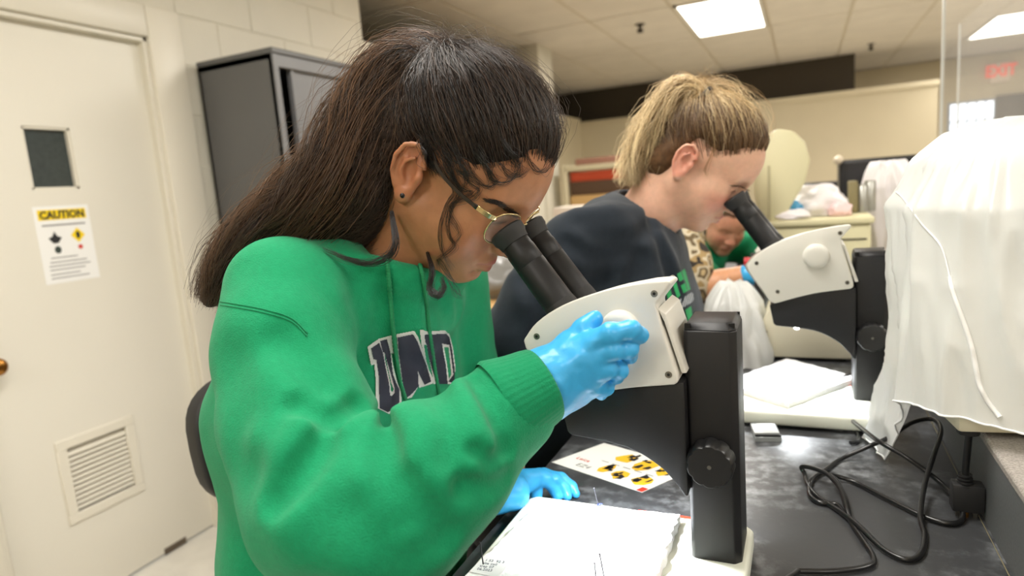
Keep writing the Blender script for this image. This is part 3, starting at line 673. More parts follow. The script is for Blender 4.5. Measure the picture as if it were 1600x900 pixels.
for i in range(NS):
    s = (i/(NS-1))**1.15; z = 1.392*(1-s) + hem*s
    R_ = np.empty(NA)
    for k in range(NA): R_[k] = np.interp(-z[k], -LZ, LR[:, k])
    low = np.clip((1.03-z)/.12, 0, 1); R_ = R_ + low*(.028-.0*th)
    dep = np.clip((1.38-z)/.3, 0, 1)
    q = np.stack([np.cos(th)*2.2+z*1.6, np.sin(th)*2.2-z*.8, z*2.2], -1)
    w = th*4 + 4.0*vnoise(q*.8, 2) + z*9
    fold = (np.abs(np.sin(w))**.8-.6)*.0035*dep + (vnoise(q*1.1, 6)-.5)*.035*np.clip((1.39-z)/.06, 0, 1)
    for sd, fq, am in ((9, 1.5, .016), (14, 3.0, .007), (17, 5.5, .003)):
        fold = fold + (1-np.abs(vnoise(q*fq+sd, sd)-.5)*2)**3*am*np.clip((1.388-z)/.05, 0, 1)
    R_ = R_ + fold
    V[i, :, 0] = cc[0]+np.cos(th)*R_; V[i, :, 1] = cc[1]+np.sin(th)*R_; V[i, :, 2] = z + (vnoise(q*4, 8)-.5)*.006*(1-s)*(i > 0)
V[..., 2] = np.maximum(V[..., 2], ZB+.0015)
idx = np.arange(NS*NA).reshape(NS, NA); nx = np.roll(idx, -1, 1)
F = np.stack([idx[:-1], idx[1:], nx[1:], nx[:-1]], -1).reshape(-1, 4)
cover = np_mesh('dust_cover', V.reshape(-1, 3), F, M_film, cvm)
from mathutils.bvhtree import BVHTree
def bvh_of(o): return BVHTree.FromPolygons([v.co[:] for v in o.data.vertices], [p.vertices[:] for p in o.data.polygons])
bv = bvh_of(cover)
def hitpx(bv, px, py, off=.001):
    r = _n(ray(px, py)); h = bv.ray_cast(Vector(CAM), Vector(r)); return None if h[0] is None else np.array(h[0]) - r*off
M_piping = mat('vinyl_piping', lin(244, 245, 244), .3)
for pl, rr in [([(1484, 432), (1487, 450), (1497, 480), (1510, 515), (1519, 545), (1525, 575), (1530, 600), (1542, 625), (1562, 652)], .0028), ([(1372, 318), (1400, 300), (1440, 350), (1470, 385), (1484, 432)], .0012)]:
    pts = [hitpx(bv, a_[0], a_[1], .002) for a_ in catmull([p+(0,) for p in pl], 8)]; pts = [p for p in pts if p is not None]
    if len(pts) > 3: MB().tube(pts, rr, 8).build('piping', M_piping, cover, ang=80)
hemp = [V[-1, k % NA]+np.array([math.cos(th[k % NA]), math.sin(th[k % NA]), 0])*.001 for k in range(NA+1)]
MB().tube(hemp, .0014, 6).build('hem', M_piping, cover, ang=80)
# its cord and plug hanging to the bench
cp2 = empty('hanging_plug_cord', (.172, .905, ZB), 'short black cord with three pin plug hanging at the ledge', 'cord')
pt = [ony(a_, b_, .897) for a_, b_ in [(1521, 600), (1517, 640), (1513, 685), (1509, 725), (1508, 745)]]
MB().tube(catmull(pt, 6), .0042, 10).build('cable', M_cord, cp2, ang=80)
pb = ony(1511, 775, .90)
for k in range(4):
    c_ = ony(1508, 742+5*k, .898); MB().cyl(c_-Z*.0012, c_+Z*.0012, .0075+.0006*k, n=16).build('strain_ring', M_rub, cp2)
MB().obox(pb, (.034, .022, .036), [X, Y, Z]).build('plug_body', M_rub, cp2, bevel=.003)
for dx in (-.009, 0, .009): MB().obox(pb+X*dx-Z*.024, (.0055 if dx else .004, .0016 if dx else .004, .013), [X, Y, Z]).build('prong', M_brass if not dx else M_steel, cp2, bevel=.0004, seg=1)

# ================================================================ clear screens on the ledge
M_plexi = mat('clear_acrylic', (1, 1, 1, 1), .03, alpha=.07, spec=.4); M_pedge = mat('acrylic_edge', lin(236, 238, 234), .3, noise=.02)
scr = empty('acrylic_screen', (.5, 2.2, 1.012), 'tall clear acrylic screen with a bright edge standing on the ledge', 'screen')
q = onx(1472, 100, .5); y1 = q[1]
MB().box((.498, .95, 1.05), (.504, y1-.012, 2.25)).build('pane', M_plexi, scr, smooth=False)
MB().box((.497, y1-.012, 1.05), (.505, y1, 2.25)).build('bright_edge', M_pedge, scr, smooth=False)
for yy in (1.2, y1-.3): MB().box((.48, yy-.04, 1.012), (.522, yy+.04, 1.06)).build('foot_clamp', M_white, scr, bevel=.003)
scr2 = empty('acrylic_screen', (.75, 2.6, 1.012), 'second clear acrylic screen farther back on the ledge', 'screen')
q = onx(1498, 90, .75)
MB().box((.748, 1.6, 1.05), (.753, q[1]-.006, 2.02)).build('pane', M_plexi, scr2, smooth=False)
MB().box((.747, q[1]-.006, 1.05), (.754, q[1], 2.02)).build('bright_edge', M_pedge, scr2, smooth=False)
for yy in (1.8, q[1]-.3): MB().box((.73, yy-.04, 1.012), (.772, yy+.04, 1.06)).build('foot_clamp', M_white, scr2, bevel=.003)
# ================================================================ background furniture and equipment
def tbox(name, lo, hi, m, label, cat, group=None, bevel=.006): return tag(MB().box(lo, hi).build(name, m, bevel=bevel), label, cat, group)
# second dust cover drape + cream instrument behind the far microscope
ci = empty('cream_instrument', (0, 1.68, ZB), 'cream instrument box behind the far microscope', 'instrument')
f0, f1, f2, f3 = ony(1168, 567, 1.58), ony(1338, 568, 1.58), ony(1332, 462, 1.58), ony(1205, 470, 1.58)
MB().prism([(f0[0], ZB+.008), (f1[0], ZB+.008), (f2[0], f2[2]), (f3[0], f3[2])], (0, 0, 0), X, Z, Y, 1.58, 1.80).build('body', M_cream, ci, bevel=.006)
MB().box((f0[0]+.02, 1.60, ZB), (f1[0]-.02, 1.79, ZB+.012)).build('plinth', M_rub, ci, smooth=False)
MB().cyl(ony(1195, 519, 1.582), ony(1195, 519, 1.570), .006, n=14).build('socket', mat('socket_grey', lin(150, 146, 132), .5), ci)
def drape(name, cx0, cy0, z0, z1, rx, ry, label, seed, cat='dust cover', flare=.25, m=None, fold=.012, top=.45):
    th = np.linspace(0, 2*np.pi, 90, endpoint=False); n = 34; V = np.zeros((n, 90, 3))
    for i in range(n):
        s = i/(n-1); z = z1-(z1-z0)*s**1.2; k = (top+(1-top)*min(1, s*3)**.5)*(1 if i else .02)*(1+flare*s)
        q = np.stack([np.cos(th)*2, np.sin(th)*2, np.full(90, z*6)], -1)
        r = 1+((np.abs(np.sin(th*6+3*vnoise(q, seed)))-.5)*fold*8+(vnoise(q*2.5, seed+1)-.5)*.3)*min(1, s*2)
        V[i] = np.stack([cx0+np.cos(th)*rx*k*r, cy0+np.sin(th)*ry*k*r, np.full(90, z)+(vnoise(q*3, seed+2)-.5)*.02*(0 < i < n-1)], -1)
    idx = np.arange(n*90).reshape(n, 90); nx = np.roll(idx, -1, 1)
    F = np.stack([idx[:-1], idx[1:], nx[1:], nx[:-1]], -1).reshape(-1, 4)
    return tag(np_mesh(name, V.reshape(-1, 3), F, m or M_film), label, cat, None)
a_ = ony(1172, 520, 1.62); drape('dust_cover', a_[0]-.035, 1.62, ZB+.002, ony(1185, 440, 1.62)[2], .05, .07, 'crumpled translucent plastic cover slumped beside the cream instrument', 4, flare=.9, fold=.004)
# beige instrument with rounded upright panel
yb = 2.2
t0, t1 = ony(1205, 345, yb), np.array([.186, yb, 1.18])
bi = empty('beige_instrument', ((t0[0]+t1[0])/2, yb+.15, ZB), 'beige instrument with a tall rounded upright panel behind the far microscope', 'instrument')
M_beigei = mat('instrument_beige', lin(214, 208, 170), .5)
MB().box((t0[0], yb, ZB), (t1[0], yb+.32, 1.165)).build('body', M_beigei, bi, bevel=.012)
MB().box((t0[0]-.008, yb-.01, 1.165), (t1[0]+.008, yb+.33, 1.187)).build('top_plate', M_beigei, bi, bevel=.008)
c0 = ony(1222, 345, yb+.02); pts = [ony(*p, yb+.02) for p in [(1188, 345), (1178, 300), (1180, 250), (1192, 215), (1215, 201), (1240, 205), (1258, 222), (1266, 250), (1258, 285), (1240, 315), (1222, 347)]]
MB().prism([(p[0], p[2]) for p in pts], (0, 0, 0), X, Z, Y, yb+.01, yb+.07).build('upright_panel', M_beigei, bi, bevel=.008)
MB().box((ony(1202, 345, yb)[0]-.003, yb+.006, 1.187), (ony(1204, 345, yb)[0]+.001, yb+.012, 1.36)).build('panel_joint', mat('panel_joint_beige', lin(182, 175, 140), .8), bi, smooth=False)
k = ony(1325, 374, yb); MB().box((k[0]-.03, yb-.003, k[2]-.002), (k[0]+.05, yb+.001, k[2]+.002)).build('vent_slot', M_shadowgap, bi, smooth=False)
k = ony(1300, 362, yb-.03)
# bags and tins on the instrument
def lump(name, c, r, m, label, cat, seed, n=24, amp=.35):
    u = np.linspace(0, np.pi, n); w = np.linspace(0, 2*np.pi, 2*n, endpoint=False); U, Wv = np.meshgrid(u, w, indexing='ij')
    d = np.stack([np.sin(U)*np.cos(Wv), np.sin(U)*np.sin(Wv), np.cos(U)], -1)
    rr = 1+(vnoise(d*2.2+seed, seed)-.5)*amp+np.abs(vnoise(d*5+seed, seed+1)-.5)*amp*.6
    P = d*rr[..., None]*np.array(r); P[..., 2] = np.maximum(P[..., 2], -r[2]*.55); P = P+np.array(c)+np.array([0, 0, r[2]*.55])
    idx = np.arange(n*2*n).reshape(n, 2*n); nx = np.roll(idx, -1, 1)
    F = np.stack([idx[:-1], idx[1:], nx[1:], nx[:-1]], -1).reshape(-1, 4)
    return tag(np_mesh(name, P.reshape(-1, 3), F, m), label, cat)
M_bagw = mat('white_bag_film', lin(235, 230, 232), .35); M_bagp = mat('pinkish_bag_film', lin(240, 205, 205), .4); M_bagb = mat('blue_wrap', lin(70, 160, 210), .4)
k = ony(1278, 330, yb+.12); lump('plastic_bag', (k[0], yb+.13, 1.188), (.085, .06, .062), M_bagw, 'crumpled white plastic bag on top of the beige instrument', 'bag', 3)
k = ony(1313, 331, yb+.08); lump('folded_wrapper', (k[0], yb+.075, 1.188), (.032, .03, .028), M_bagp, 'small pinkish wrapper beside the white plastic bag', 'wrapper', 5)
k = ony(1238, 330, yb+.06); lump('blue_wrapper', (k[0], yb+.07, 1.188), (.03, .03, .035), M_bagb, 'bright blue wrapper beside the rounded beige panel', 'wrapper', 6)
k = ony(1240, 337, yb+.02); lump('paper_towel', (k[0], yb+.02, 1.188), (.05, .025, .02), M_bagw, 'crumpled white tissue below the blue wrapper', 'tissue', 8)
M_tin = mat('tin_metal', lin(176, 176, 170), .3, metal=.7); M_olive = mat('olive_board', lin(128, 118, 82), .6)
k = ony(1333, 330, yb+.2); tbox('olive_binder', (k[0]-.012, yb+.17, 1.188), (k[0]+.012, yb+.28, ony(1333, 283, yb+.2)[2]), M_olive, 'olive green binder standing beside the silver tins', 'binder', bevel=.003)
for i, px in enumerate((1347, 1360)):
    k = ony(px, 330, yb+.2); MBt = MB().lathe((k[0], yb+.2+.02*i, 1.188), (k[0], yb+.2+.02*i, ony(px, 288-6*i, yb+.2)[2]), [(0, .017), (.03, .018), (.9, .018), (.92, .0165), (1, .0165)], 20).build('silver_tin', M_tin)
    tag(MBt, ['slim silver tin next to the olive binder', 'slim silver tin partly under the white dust cover'][i], 'tin', 'silver tins')
k = ony(1375, 300, 2.55); drape('dust_cover', k[0]+.03, 2.62, 1.014, ony(1375, 252, 2.55)[2], .085, .09, 'greyish white plastic cover behind the silver tins', 11, flare=.05, m=M_bagw)
# monitors
def monitor(name, x0, x1, y, z0, z1, label, ang=0):
    e = empty(name, ((x0+x1)/2, y, 1.012), label, 'monitor'); ms = mat('monitor_black', lin(28, 28, 30), .4)
    MB().box((x0, y, z0), (x1, y+.035, z1)).build('screen_bezel', ms, e, bevel=.006)
    MB().box((x0+.015, y-.001, z0+.015), (x1-.015, y+.002, z1-.015)).build('screen_glass', mat('screen_dark', lin(20, 21, 24), .15), e, smooth=False)
    MB().box(((x0+x1)/2-.03, y+.03, 1.012), ((x0+x1)/2+.03, y+.06, z0+.06)).build('stand', ms, e, bevel=.004); MB().box(((x0+x1)/2-.1, y-.05, 1.012), ((x0+x1)/2+.1, y+.1, 1.024)).build('stand_base', ms, e, bevel=.004)
k0, k1 = ony(1311, 250, 3.2), ony(1311, 300, 3.2); monitor('monitor', k0[0], k0[0]+.46, 3.2, 1.10, ony(1320, 250, 3.2)[2], 'black computer monitor behind the covered microscope')
k0 = ony(1243, 288, 3.3); tag(MB().box((k0[0], 3.3, 1.012), (k0[0]+.26, 3.5, k0[2])).build('black_case', mat('case_black', lin(30, 30, 32), .5), bevel=.02), 'black equipment case left of the monitor', 'case')
k0 = ony(1310, 250, 3.15); tag(MB().lathe(k0-Z*.02+X*-.0, k0+Z*.02, [(0, .004), (.25, .017), (.5, .02), (.75, .017), (1, .004)], 16).build('knob_ball', mat('pale_knob', lin(222, 208, 186), .4)), 'small pale round knob at the monitor corner', 'knob')
MB().cyl(k0-Z*.02, (k0[0], 3.15, 1.012), .004, n=8).build('rod', M_steel, COL.objects[-1])
# another covered scope far right
k = ony(1590, 200, 1.9); drape('dust_cover', .627, 1.95, 1.014, k[2]+.005, .075, .14, 'white dust cover behind the large covered microscope', 15, flare=.0, top=.6)
# ---------------- far end: window, exit sign, dark door panel
yf = 11.3
w0, w1 = ony(1484, 163, yf-.02), ony(1552, 215, yf-.02)
win = empty('window_1', ((w0[0]+w1[0])/2, yf, w1[2]), kind='structure')
M_sky = mat('daylit_pane', (1, 1, 1, 1), .3, emit=(.80, .90, 1.0, 1), estr=1.6); M_mun = mat('muntin_grey', lin(160, 168, 180), .5)
nx_, nz_ = 5, 2; W_ = (w1[0]-w0[0])/nx_; Hh = (w0[2]-w1[2])/nz_
for i in range(nx_):
    for j in range(nz_):
        MB().box((w0[0]+i*W_+.012, yf-.03, w1[2]+j*Hh+.012), (w0[0]+(i+1)*W_-.012, yf-.02, w1[2]+(j+1)*Hh-.012)).build('pane', M_sky, win, smooth=False)
MB().box((w0[0]-.02, yf-.018, w1[2]-.02), (w1[0]+.02, yf-.002, w0[2]+.02)).build('window_frame', M_mun, win, smooth=False)
k0, k1 = ony(1556, 150, yf-.05), ony(1640, 230, yf-.05)
tag(MB().box((k0[0], yf-.08, k1[2]), (k1[0], yf-.01, k0[2])).build('notice_board', mat('board_dark', lin(88, 82, 74), .7), bevel=.01), 'dark wall panel right of the far window', 'panel')
k0, k1 = ony(1548, 99, yf-.06), ony(1580, 126, yf-.06)
ex = empty('exit_sign', ((k0[0]+k1[0])/2, yf-.05, k1[2]), 'small exit sign with red letters high on the far wall', 'sign')
MB().box((k0[0], yf-.06, k1[2]), (k1[0], yf-.005, k0[2])).build('sign_box', mat('exit_box', lin(232, 214, 196), .5), ex, bevel=.01)
lettering('sign_lettering', 'EXIT', (k0[2]-k1[2])*.82, mat('exit_red', lin(226, 84, 60), .5, emit=lin(230, 80, 60), estr=.5), ((k0[0]+k1[0])/2, yf-.063, k1[2]+.08), X, Z, ex, align='CENTER', bold=.008, sx=.8)
# ---------------- shelf stack by the column
M_shelf = mat('shelf_cream', lin(206, 196, 166), .6); M_ored = mat('red_orange_board', lin(178, 62, 24), .6); M_brn = mat('brown_card', lin(82, 58, 38), .7); M_tan = mat('tan_wood', lin(198, 160, 104), .6); M_orange = mat('orange_box', lin(214, 140, 40), .6)
ys_ = 6.1
def sp_(px, py): return ony(px, py, ys_)
su = empty('shelf_unit', (-1.75, ys_+.2, 0), 'cream open shelf unit stacked with boxes beside the far column', 'shelf')
xl, xr = sp_(884, 300)[0], sp_(1010, 300)[0]
for z_ in (.1, .5, sp_(920, 346)[2], sp_(920, 262)[2]): MB().box((xl, ys_, z_-.02), (xr, ys_+.4, z_+.03)).build('shelf_board', M_shelf, su, bevel=.004)
for x_ in (xl, xr): MB().box((x_-.02, ys_, 0), (x_+.02, ys_+.4, sp_(920, 255)[2])).build('upright', M_shelf, su, bevel=.004)
zt = sp_(920, 262)[2]-.02; zm = sp_(920, 346)[2]+.03
tbox('storage_box', (xl+.05, ys_+.03, zt-.02-.085), (xr-.05, ys_+.38, zt-.012), M_ored, 'flat red orange box at the top of the far shelf stack', 'box', 'boxes on the far shelf')
tbox('storage_box', (xl+.04, ys_+.03, zt-.24), (xr-.06, ys_+.38, zt-.106), M_brn, 'dark brown box under the red orange one on the far shelf', 'box', 'boxes on the far shelf')
tbox('storage_box', (xl+.04, ys_+.02, zm+.002), (xr-.08, ys_+.38, zt-.242), M_tan, 'tan box at the bottom of the far shelf stack', 'box', 'boxes on the far shelf')
tbox('folder_stack', (xl+.1, ys_+.05, zt+.052), (xl+.6, ys_+.35, zt+.115), mat('dull_rose_card', lin(160, 116, 100), .7), 'low dull rose folder lying on top of the far shelf unit', 'folder')
# ---------------- side counter behind
k = onz(800, 468, .915)
ct = empty('side_counter', (-1.5, 2.6, 0), 'side counter with tan wooden top and taupe front behind the person in the hoodie', 'counter')
MB().box((-1.84, k[1]-.25, .885), (k[0]+.06, 4.6, .915)).build('counter_top', M_tan, ct, bevel=.004)
MB().box((-1.83, k[1]-.2, .0), (k[0]+.03, 4.5, .885)).build('counter_body', mat('taupe_paint', lin(150, 134, 114), .6), ct, bevel=.004)
for i in range(3):
    yy = k[1]-.1+.9*i; MB().box((k[0]+.03, yy, .08), (k[0]+.045, yy+.8, .86)).build('cabinet_door', mat('taupe_door', lin(158, 142, 122), .6), ct, bevel=.003)
zt = .915
lump('grey_bag', (k[0]-.12, k[1]+.1, zt), (.17, .13, .11), mat('grey_film', lin(120, 118, 114), .35), 'crumpled grey plastic bag on the side counter', 'bag', 21)
tbox('orange_tray', (k[0]-.2, k[1]+.55, zt), (k[0]+.04, k[1]+.8, zt+.2), mat('orange_brown', lin(186, 110, 60), .6), 'orange brown tray on the side counter', 'tray')
tbox('white_carton', (k[0]-.16, k[1]+.95, zt), (k[0]+.04, k[1]+1.15, zt+.32), mat('carton_white', lin(214, 204, 190), .6), 'pale carton standing on the side counter', 'carton')
tbox('brown_carton', (k[0]-.26, k[1]+1.3, zt), (k[0]+.04, k[1]+1.6, zt+.30), mat('carton_brown', lin(110, 86, 62), .7), 'brown carton at the back of the side counter', 'carton')
tbox('yellow_tray', (k[0]-.36, k[1]+1.75, zt), (k[0]+.04, k[1]+2.1, zt+.16), M_orange, 'yellow orange tray at the far end of the side counter', 'tray')
# ================================================================ sculpting kit: signed distance fields turned into meshes
def D_cap(P, a, b, ra, rb=None):
    a = np.asarray(a, np.float32); b = np.asarray(b, np.float32); rb = ra if rb is None else rb
    ab = b-a; L2 = float(ab@ab)+1e-12; t = np.clip(((P-a)@ab)/L2, 0, 1)
    return np.sqrt(((P-a-t[:, None]*ab)**2).sum(1)) - (ra+(rb-ra)*t)
def D_ell(P, c, r, A=None):
    q = P-np.asarray(c, np.float32)
    if A is not None: q = q@np.asarray(A, np.float32).T
    r = np.asarray(r, np.float32); k0 = np.sqrt(((q/r)**2).sum(1)); k1 = np.sqrt(((q/r**2)**2).sum(1))+1e-9
    return k0*(k0-1)/k1
def D_sph(P, c, r): return np.sqrt(((P-np.asarray(c, np.float32))**2).sum(1))-r
def D_box(P, c, h, A, rd=.002):
    q = np.abs((P-np.asarray(c, np.float32))@np.asarray(A, np.float32).T)-(np.asarray(h, np.float32)-rd)
    return np.sqrt((np.maximum(q, 0)**2).sum(1))+np.minimum(q.max(1), 0)-rd
def smin(a, b, k): h = np.maximum(k-np.abs(a-b), 0)/k; return np.minimum(a, b)-h*h*k*.25
def smax(a, b, k): return -smin(-a, -b, k)
def D_line(P, pts):
    d = None
    for a, b in zip(pts[:-1], pts[1:]):
        q = D_cap(P, a, b, 0.); d = q if d is None else np.minimum(d, q)
    return d
def nets(f, lo, hi, h, B=4):
    """sparse surface nets: f(points)->distance; returns vertices, quads"""
    lo = np.asarray(lo, float); hi = np.asarray(hi, float)
    nb = np.ceil((hi-lo)/(h*B)).astype(int); n = nb*B+1
    bi = np.stack(np.meshgrid(*[np.arange(k) for k in nb], indexing='ij'), -1).reshape(-1, 3)
    bc = (lo+(bi+.5)*B*h).astype(np.float32); d = f(bc)
    Vv = np.empty(n, np.float32); Vv[:] = 1
    keep = np.abs(d) < h*B*1.0+.0025
    full = np.repeat(np.repeat(np.repeat(np.sign(d).reshape(nb), B, 0), B, 1), B, 2)
    Vv[:-1, :-1, :-1] = full
    kb = bi[keep]; off = np.stack(np.meshgrid(*[np.arange(B+1)]*3, indexing='ij'), -1).reshape(-1, 3)
    for s in range(0, len(kb), 1600):
        ii = (kb[s:s+1600, None]*B+off[None]).reshape(-1, 3)
        Vv[ii[:, 0], ii[:, 1], ii[:, 2]] = f((lo+ii*h).astype(np.float32))
    sg = Vv < 0
    c8 = [sg[a:n[0]-1+a, b:n[1]-1+b, c:n[2]-1+c] for a in (0, 1) for b in (0, 1) for c in (0, 1)]
    cnt = sum(c.astype(np.int8) for c in c8); act = (cnt > 0) & (cnt < 8)
    ci = np.argwhere(act); vid = np.full(act.shape, -1, np.int64); vid[tuple(ci.T)] = np.arange(len(ci))
    acc = np.zeros((len(ci), 3)); w = np.zeros(len(ci))
    for ax in range(3):
        o1, o2 = [k for k in range(3) if k != ax]
        for a in (0, 1):
            for b in (0, 1):
                p = ci.copy(); p[:, o1] += a; p[:, o2] += b; q = p.copy(); q[:, ax] += 1
                v0 = Vv[tuple(p.T)]; v1 = Vv[tuple(q.T)]; cr = (v0 < 0) != (v1 < 0)
                t = np.where(cr, v0/(v0-v1+1e-20), 0); x = p.astype(float); x[:, ax] += t
                acc[cr] += x[cr]; w[cr] += 1
    vert = lo+(acc/w[:, None])*h; quads = []
    for ax in range(3):
        o1, o2 = [k for k in range(3) if k != ax]
        s0 = [slice(None)]*3; s1 = [slice(None)]*3; s0[ax] = slice(0, n[ax]-1); s1[ax] = slice(1, n[ax])
        A0 = sg[tuple(s0)]; A1 = sg[tuple(s1)]; e = np.argwhere(A0 != A1)
        e = e[(e[:, o1] > 0) & (e[:, o2] > 0) & (e[:, o1] < n[o1]-1) & (e[:, o2] < n[o2]-1)]
        def cell(a, b):
            c = e.copy(); c[:, o1] -= a; c[:, o2] -= b; return vid[tuple(c.T)]
        Q = np.stack([cell(1, 1), cell(0, 1), cell(0, 0), cell(1, 0)], 1)
        flip = A0[tuple(e.T)] == (ax == 1); Q[flip] = Q[flip][:, ::-1]; quads.append(Q)
    Q = np.concatenate(quads); return vert, Q[(Q >= 0).all(1)]
def trace(f, px, py, t0=.2, t1=1.6, off=0.):
    """where the sight lines through these photo points meet the surface (used to lay seams, folds and prints on it)"""
    px = np.atleast_1d(np.asarray(px, float)); py = np.atleast_1d(np.asarray(py, float))
    Dv = np.stack([(px-800)/FPX, (py-450)/FPX, np.ones_like(px)], 1)@RW.T; Dv /= np.linalg.norm(Dv, axis=1, keepdims=True)
    t = np.full(len(px), t0)
    for _ in range(70):
        d = f((CAM+Dv*t[:, None]).astype(np.float32)); t = np.minimum(t+d*.75, t1)
    P = CAM+Dv*(t-off)[:, None]; return P, t < t1-.01
def D_chain(P, J, k=.02):
    d = None
    for (a, ra), (b, rb) in zip(J[:-1], J[1:]):
        q = D_cap(P, a, b, ra, rb); d = q if d is None else smin(d, q, k)
    return d
def laplace(v, q, it=2, lam=.5):
    n = len(v)
    e = np.concatenate([q[:, [0, 1]], q[:, [1, 2]], q[:, [2, 3]], q[:, [3, 0]]]); e = np.concatenate([e, e[:, ::-1]])
    deg = np.bincount(e[:, 0], minlength=n)[:, None]
    for _ in range(it):
        s = np.stack([np.bincount(e[:, 0], v[e[:, 1], k], minlength=n) for k in range(3)], 1); v = v*(1-lam)+lam*s/np.maximum(deg, 1)
    return v
# ---------------------------------------------------------------- head
class Head:
    """female head; local axes f (forward), s (to her right), u (up) about the point between the ears"""
    def __init__(h, E0, F, U, sc, yaw=0., chin=0., nose=0., long=1.):
        h.E = np.array(E0, float); h.F = _n(F); h.U = _n(np.array(U)-h.F*np.dot(U, h.F)); h.S = np.cross(h.F, h.U); h.sc = sc; h.chin = chin; h.nose = nose
    def w(h, f, s, u): return h.E + h.sc*(h.F*f+h.S*s+h.U*u)
    def local(h, P):
        q = (P-h.E.astype(np.float32))/h.sc; return np.stack([q@h.F, q@h.S, q@h.U], 1).astype(np.float32)
    def skull(h, P):
        q = h.local(P); d = D_ell(q, (.002, 0, .043), (.096, .074, .083)); return smin(d, D_ell(q, (.04, 0, .04), (.06, .066, .066)), .03)*h.sc
    def field(h, P, ears=True):
        q = h.local(P); m = q.copy(); m[:, 1] = np.abs(m[:, 1]); c = h.chin
        d = D_ell(q, (.002, 0, .043), (.095, .073, .082))
        d = smin(d, D_ell(q, (.042, 0, .035), (.057, .064, .062)), .025)               # forehead
        d = smin(d, D_ell(q, (.040, 0, -.028), (.052, .052, .062)), .03)              # mid face
        d = smin(d, D_cap(m, (.008, .044, -.042), (.066, .010, -.088+c), .022, .017), .03)  # jaw line
        d = smin(d, D_ell(q, (.074, 0, -.090+c), (.015, .016, .015)), .022)            # chin
        d = smin(d, D_ell(q, (.070, 0, -.056), (.029, .026, .028)), .02)             # mouth barrel
        d = smin(d, D_ell(m, (.060, .040, -.018), (.024, .020, .020)), .03)           # cheekbone
        d = smin(d, D_ell(m, (.052, .038, -.045), (.026, .018, .026)), .03)           # cheek
        d = smin(d, D_cap(m, (.088, .012, .024), (.076, .044, .024), .009, .008), .018)     # brow
        d = smax(d, -D_ell(m, (.101, .031, .008), (.017, .017, .011)), .016)          # eye socket
        d = smin(d, D_sph(m, (.076, .031, .007), .0145), .006)                        # eye with closed lids
        lid = D_cap(m, (.0905, .020, .0035), (.086, .042, .002), .0008); d = smin(d, lid-.0012, .003)
        d = smin(d, D_cap(q, (.091, 0, .012), (.111, 0, -.024), .0058, .0075), .016)   # nose bridge
        d = smin(d, D_ell(q, (.110, 0, -.0275), (.010, .0098, .0085)), .010)
        d = smin(d, D_ell(m, (.1005, .0115, -.031), (.0095, .0065, .0068)), .007)
        d = smax(d, -D_ell(m, (.104, .0062, -.0385), (.0048, .003, .0042)), .003)
        d = smax(d, -D_cap(q, (.1025, 0, -.038), (.101, 0, -.047), .0022), .005)        # philtrum
        for a, b, r in [((.0985, 0, -.0515), (.092, .021, -.0565), .0052), ]:
            d = smin(d, D_cap(m, a, b, r, .0025), .005)
        d = smin(d, D_cap(m, (.0965, 0, -.0635), (.091, .018, -.0585), .0068, .0025), .005)
        d = smax(d, -D_cap(m, (.1045, 0, -.0572), (.0945, .023, -.0575), .0012, .0008), .0028)
        d = smax(d, -D_cap(m, (.099, 0, -.0745), (.094, .012, -.073), .003), .010)
        if ears:
            A = np.array([[.95, 0, .31], [0, 1, 0], [-.31, 0, .95]])
            e = D_ell(m, (-.013, .076, -.004), (.0185, .0060, .031), A)
            e = smin(e, D_ell(m, (-.004, .0745, -.031), (.0085, .0055, .010)), .008)    # lobe
            e = smax(e, -D_ell(m, (-.0085, .0835, -.004), (.0095, .0082, .0165), A), .004)
            e = smax(e, -D_ell(m, (-.012, .0835, .014), (.009, .006, .008), A), .004)
            rim = [(.004, .0785, .010), (-.002, .0805, .0225), (-.014, .083, .027), (-.026, .0845, .019), (-.030, .084, .003), (-.0265, .081, -.014), (-.017, .078, -.026)]
            e = smin(e, np.minimum(D_line(m, rim)-.0028, 9), .003)
            an = [(-.010, .0815, .013), (-.018, .082, .004), (-.017, .081, -.008), (-.009, .079, -.017)]
            e = smin(e, D_line(m, an)-.0022, .003)
            e = smin(e, D_ell(m, (.0035, .0775, -.004), (.004, .004, .006)), .004)     # tragus
            d = smin(d, e, .007)
        return d*h.sc
    def tint(h, v, base, lip, blush, k=1.):
        q = h.local(v.astype(np.float32)); m = q.copy(); m[:, 1] = np.abs(m[:, 1]); n = len(v)
        c = np.tile(np.array(base[:3]), (n, 1))
        def mix(w, col): 
            nonlocal c
            c = c*(1-w[:, None])+np.array(col[:3])*w[:, None]
        mix(.55*np.clip(1-D_ell(m, (.07, .038, -.03), (.03, .022, .02))/.012, 0, 1)*.7*k, blush)
        mix(.35*np.clip(1-D_ell(q, (.108, 0, -.028), (.012, .012, .01))/.008, 0, 1)*k, blush)
        mix(.4*np.clip(1-D_ell(m, (-.012, .078, -.004), (.02, .01, .03))/.006, 0, 1)*k, blush)
        dl = np.minimum(D_cap(m, (.0995, 0, -.0520), (.092, .021, -.0565), .0052, .0024), D_cap(m, (.0975, 0, -.0630), (.091, .018, -.0585), .0064, .0024))
        mix(np.clip(.9-dl/.0012, 0, 1)*.85, lip); return c
def blend_hand(P, wrist, palm, fingers, k=.006, kf=.0022):
    """wrist: [(p,r)...] chain; palm: list of (a,b,ra,rb); fingers: list of chains"""
    d = D_chain(P, wrist, .012)
    for a, b, ra, rb in palm: d = smin(d, D_cap(P, a, b, ra, rb), .014)
    fd = None
    for ch in fingers:
        q = D_chain(P, ch, .004); fd = q if fd is None else smin(fd, q, kf)
    return smin(d, fd, k)
def px3(L): return [(ony(a, b, c), r) for a, b, c, r in L]
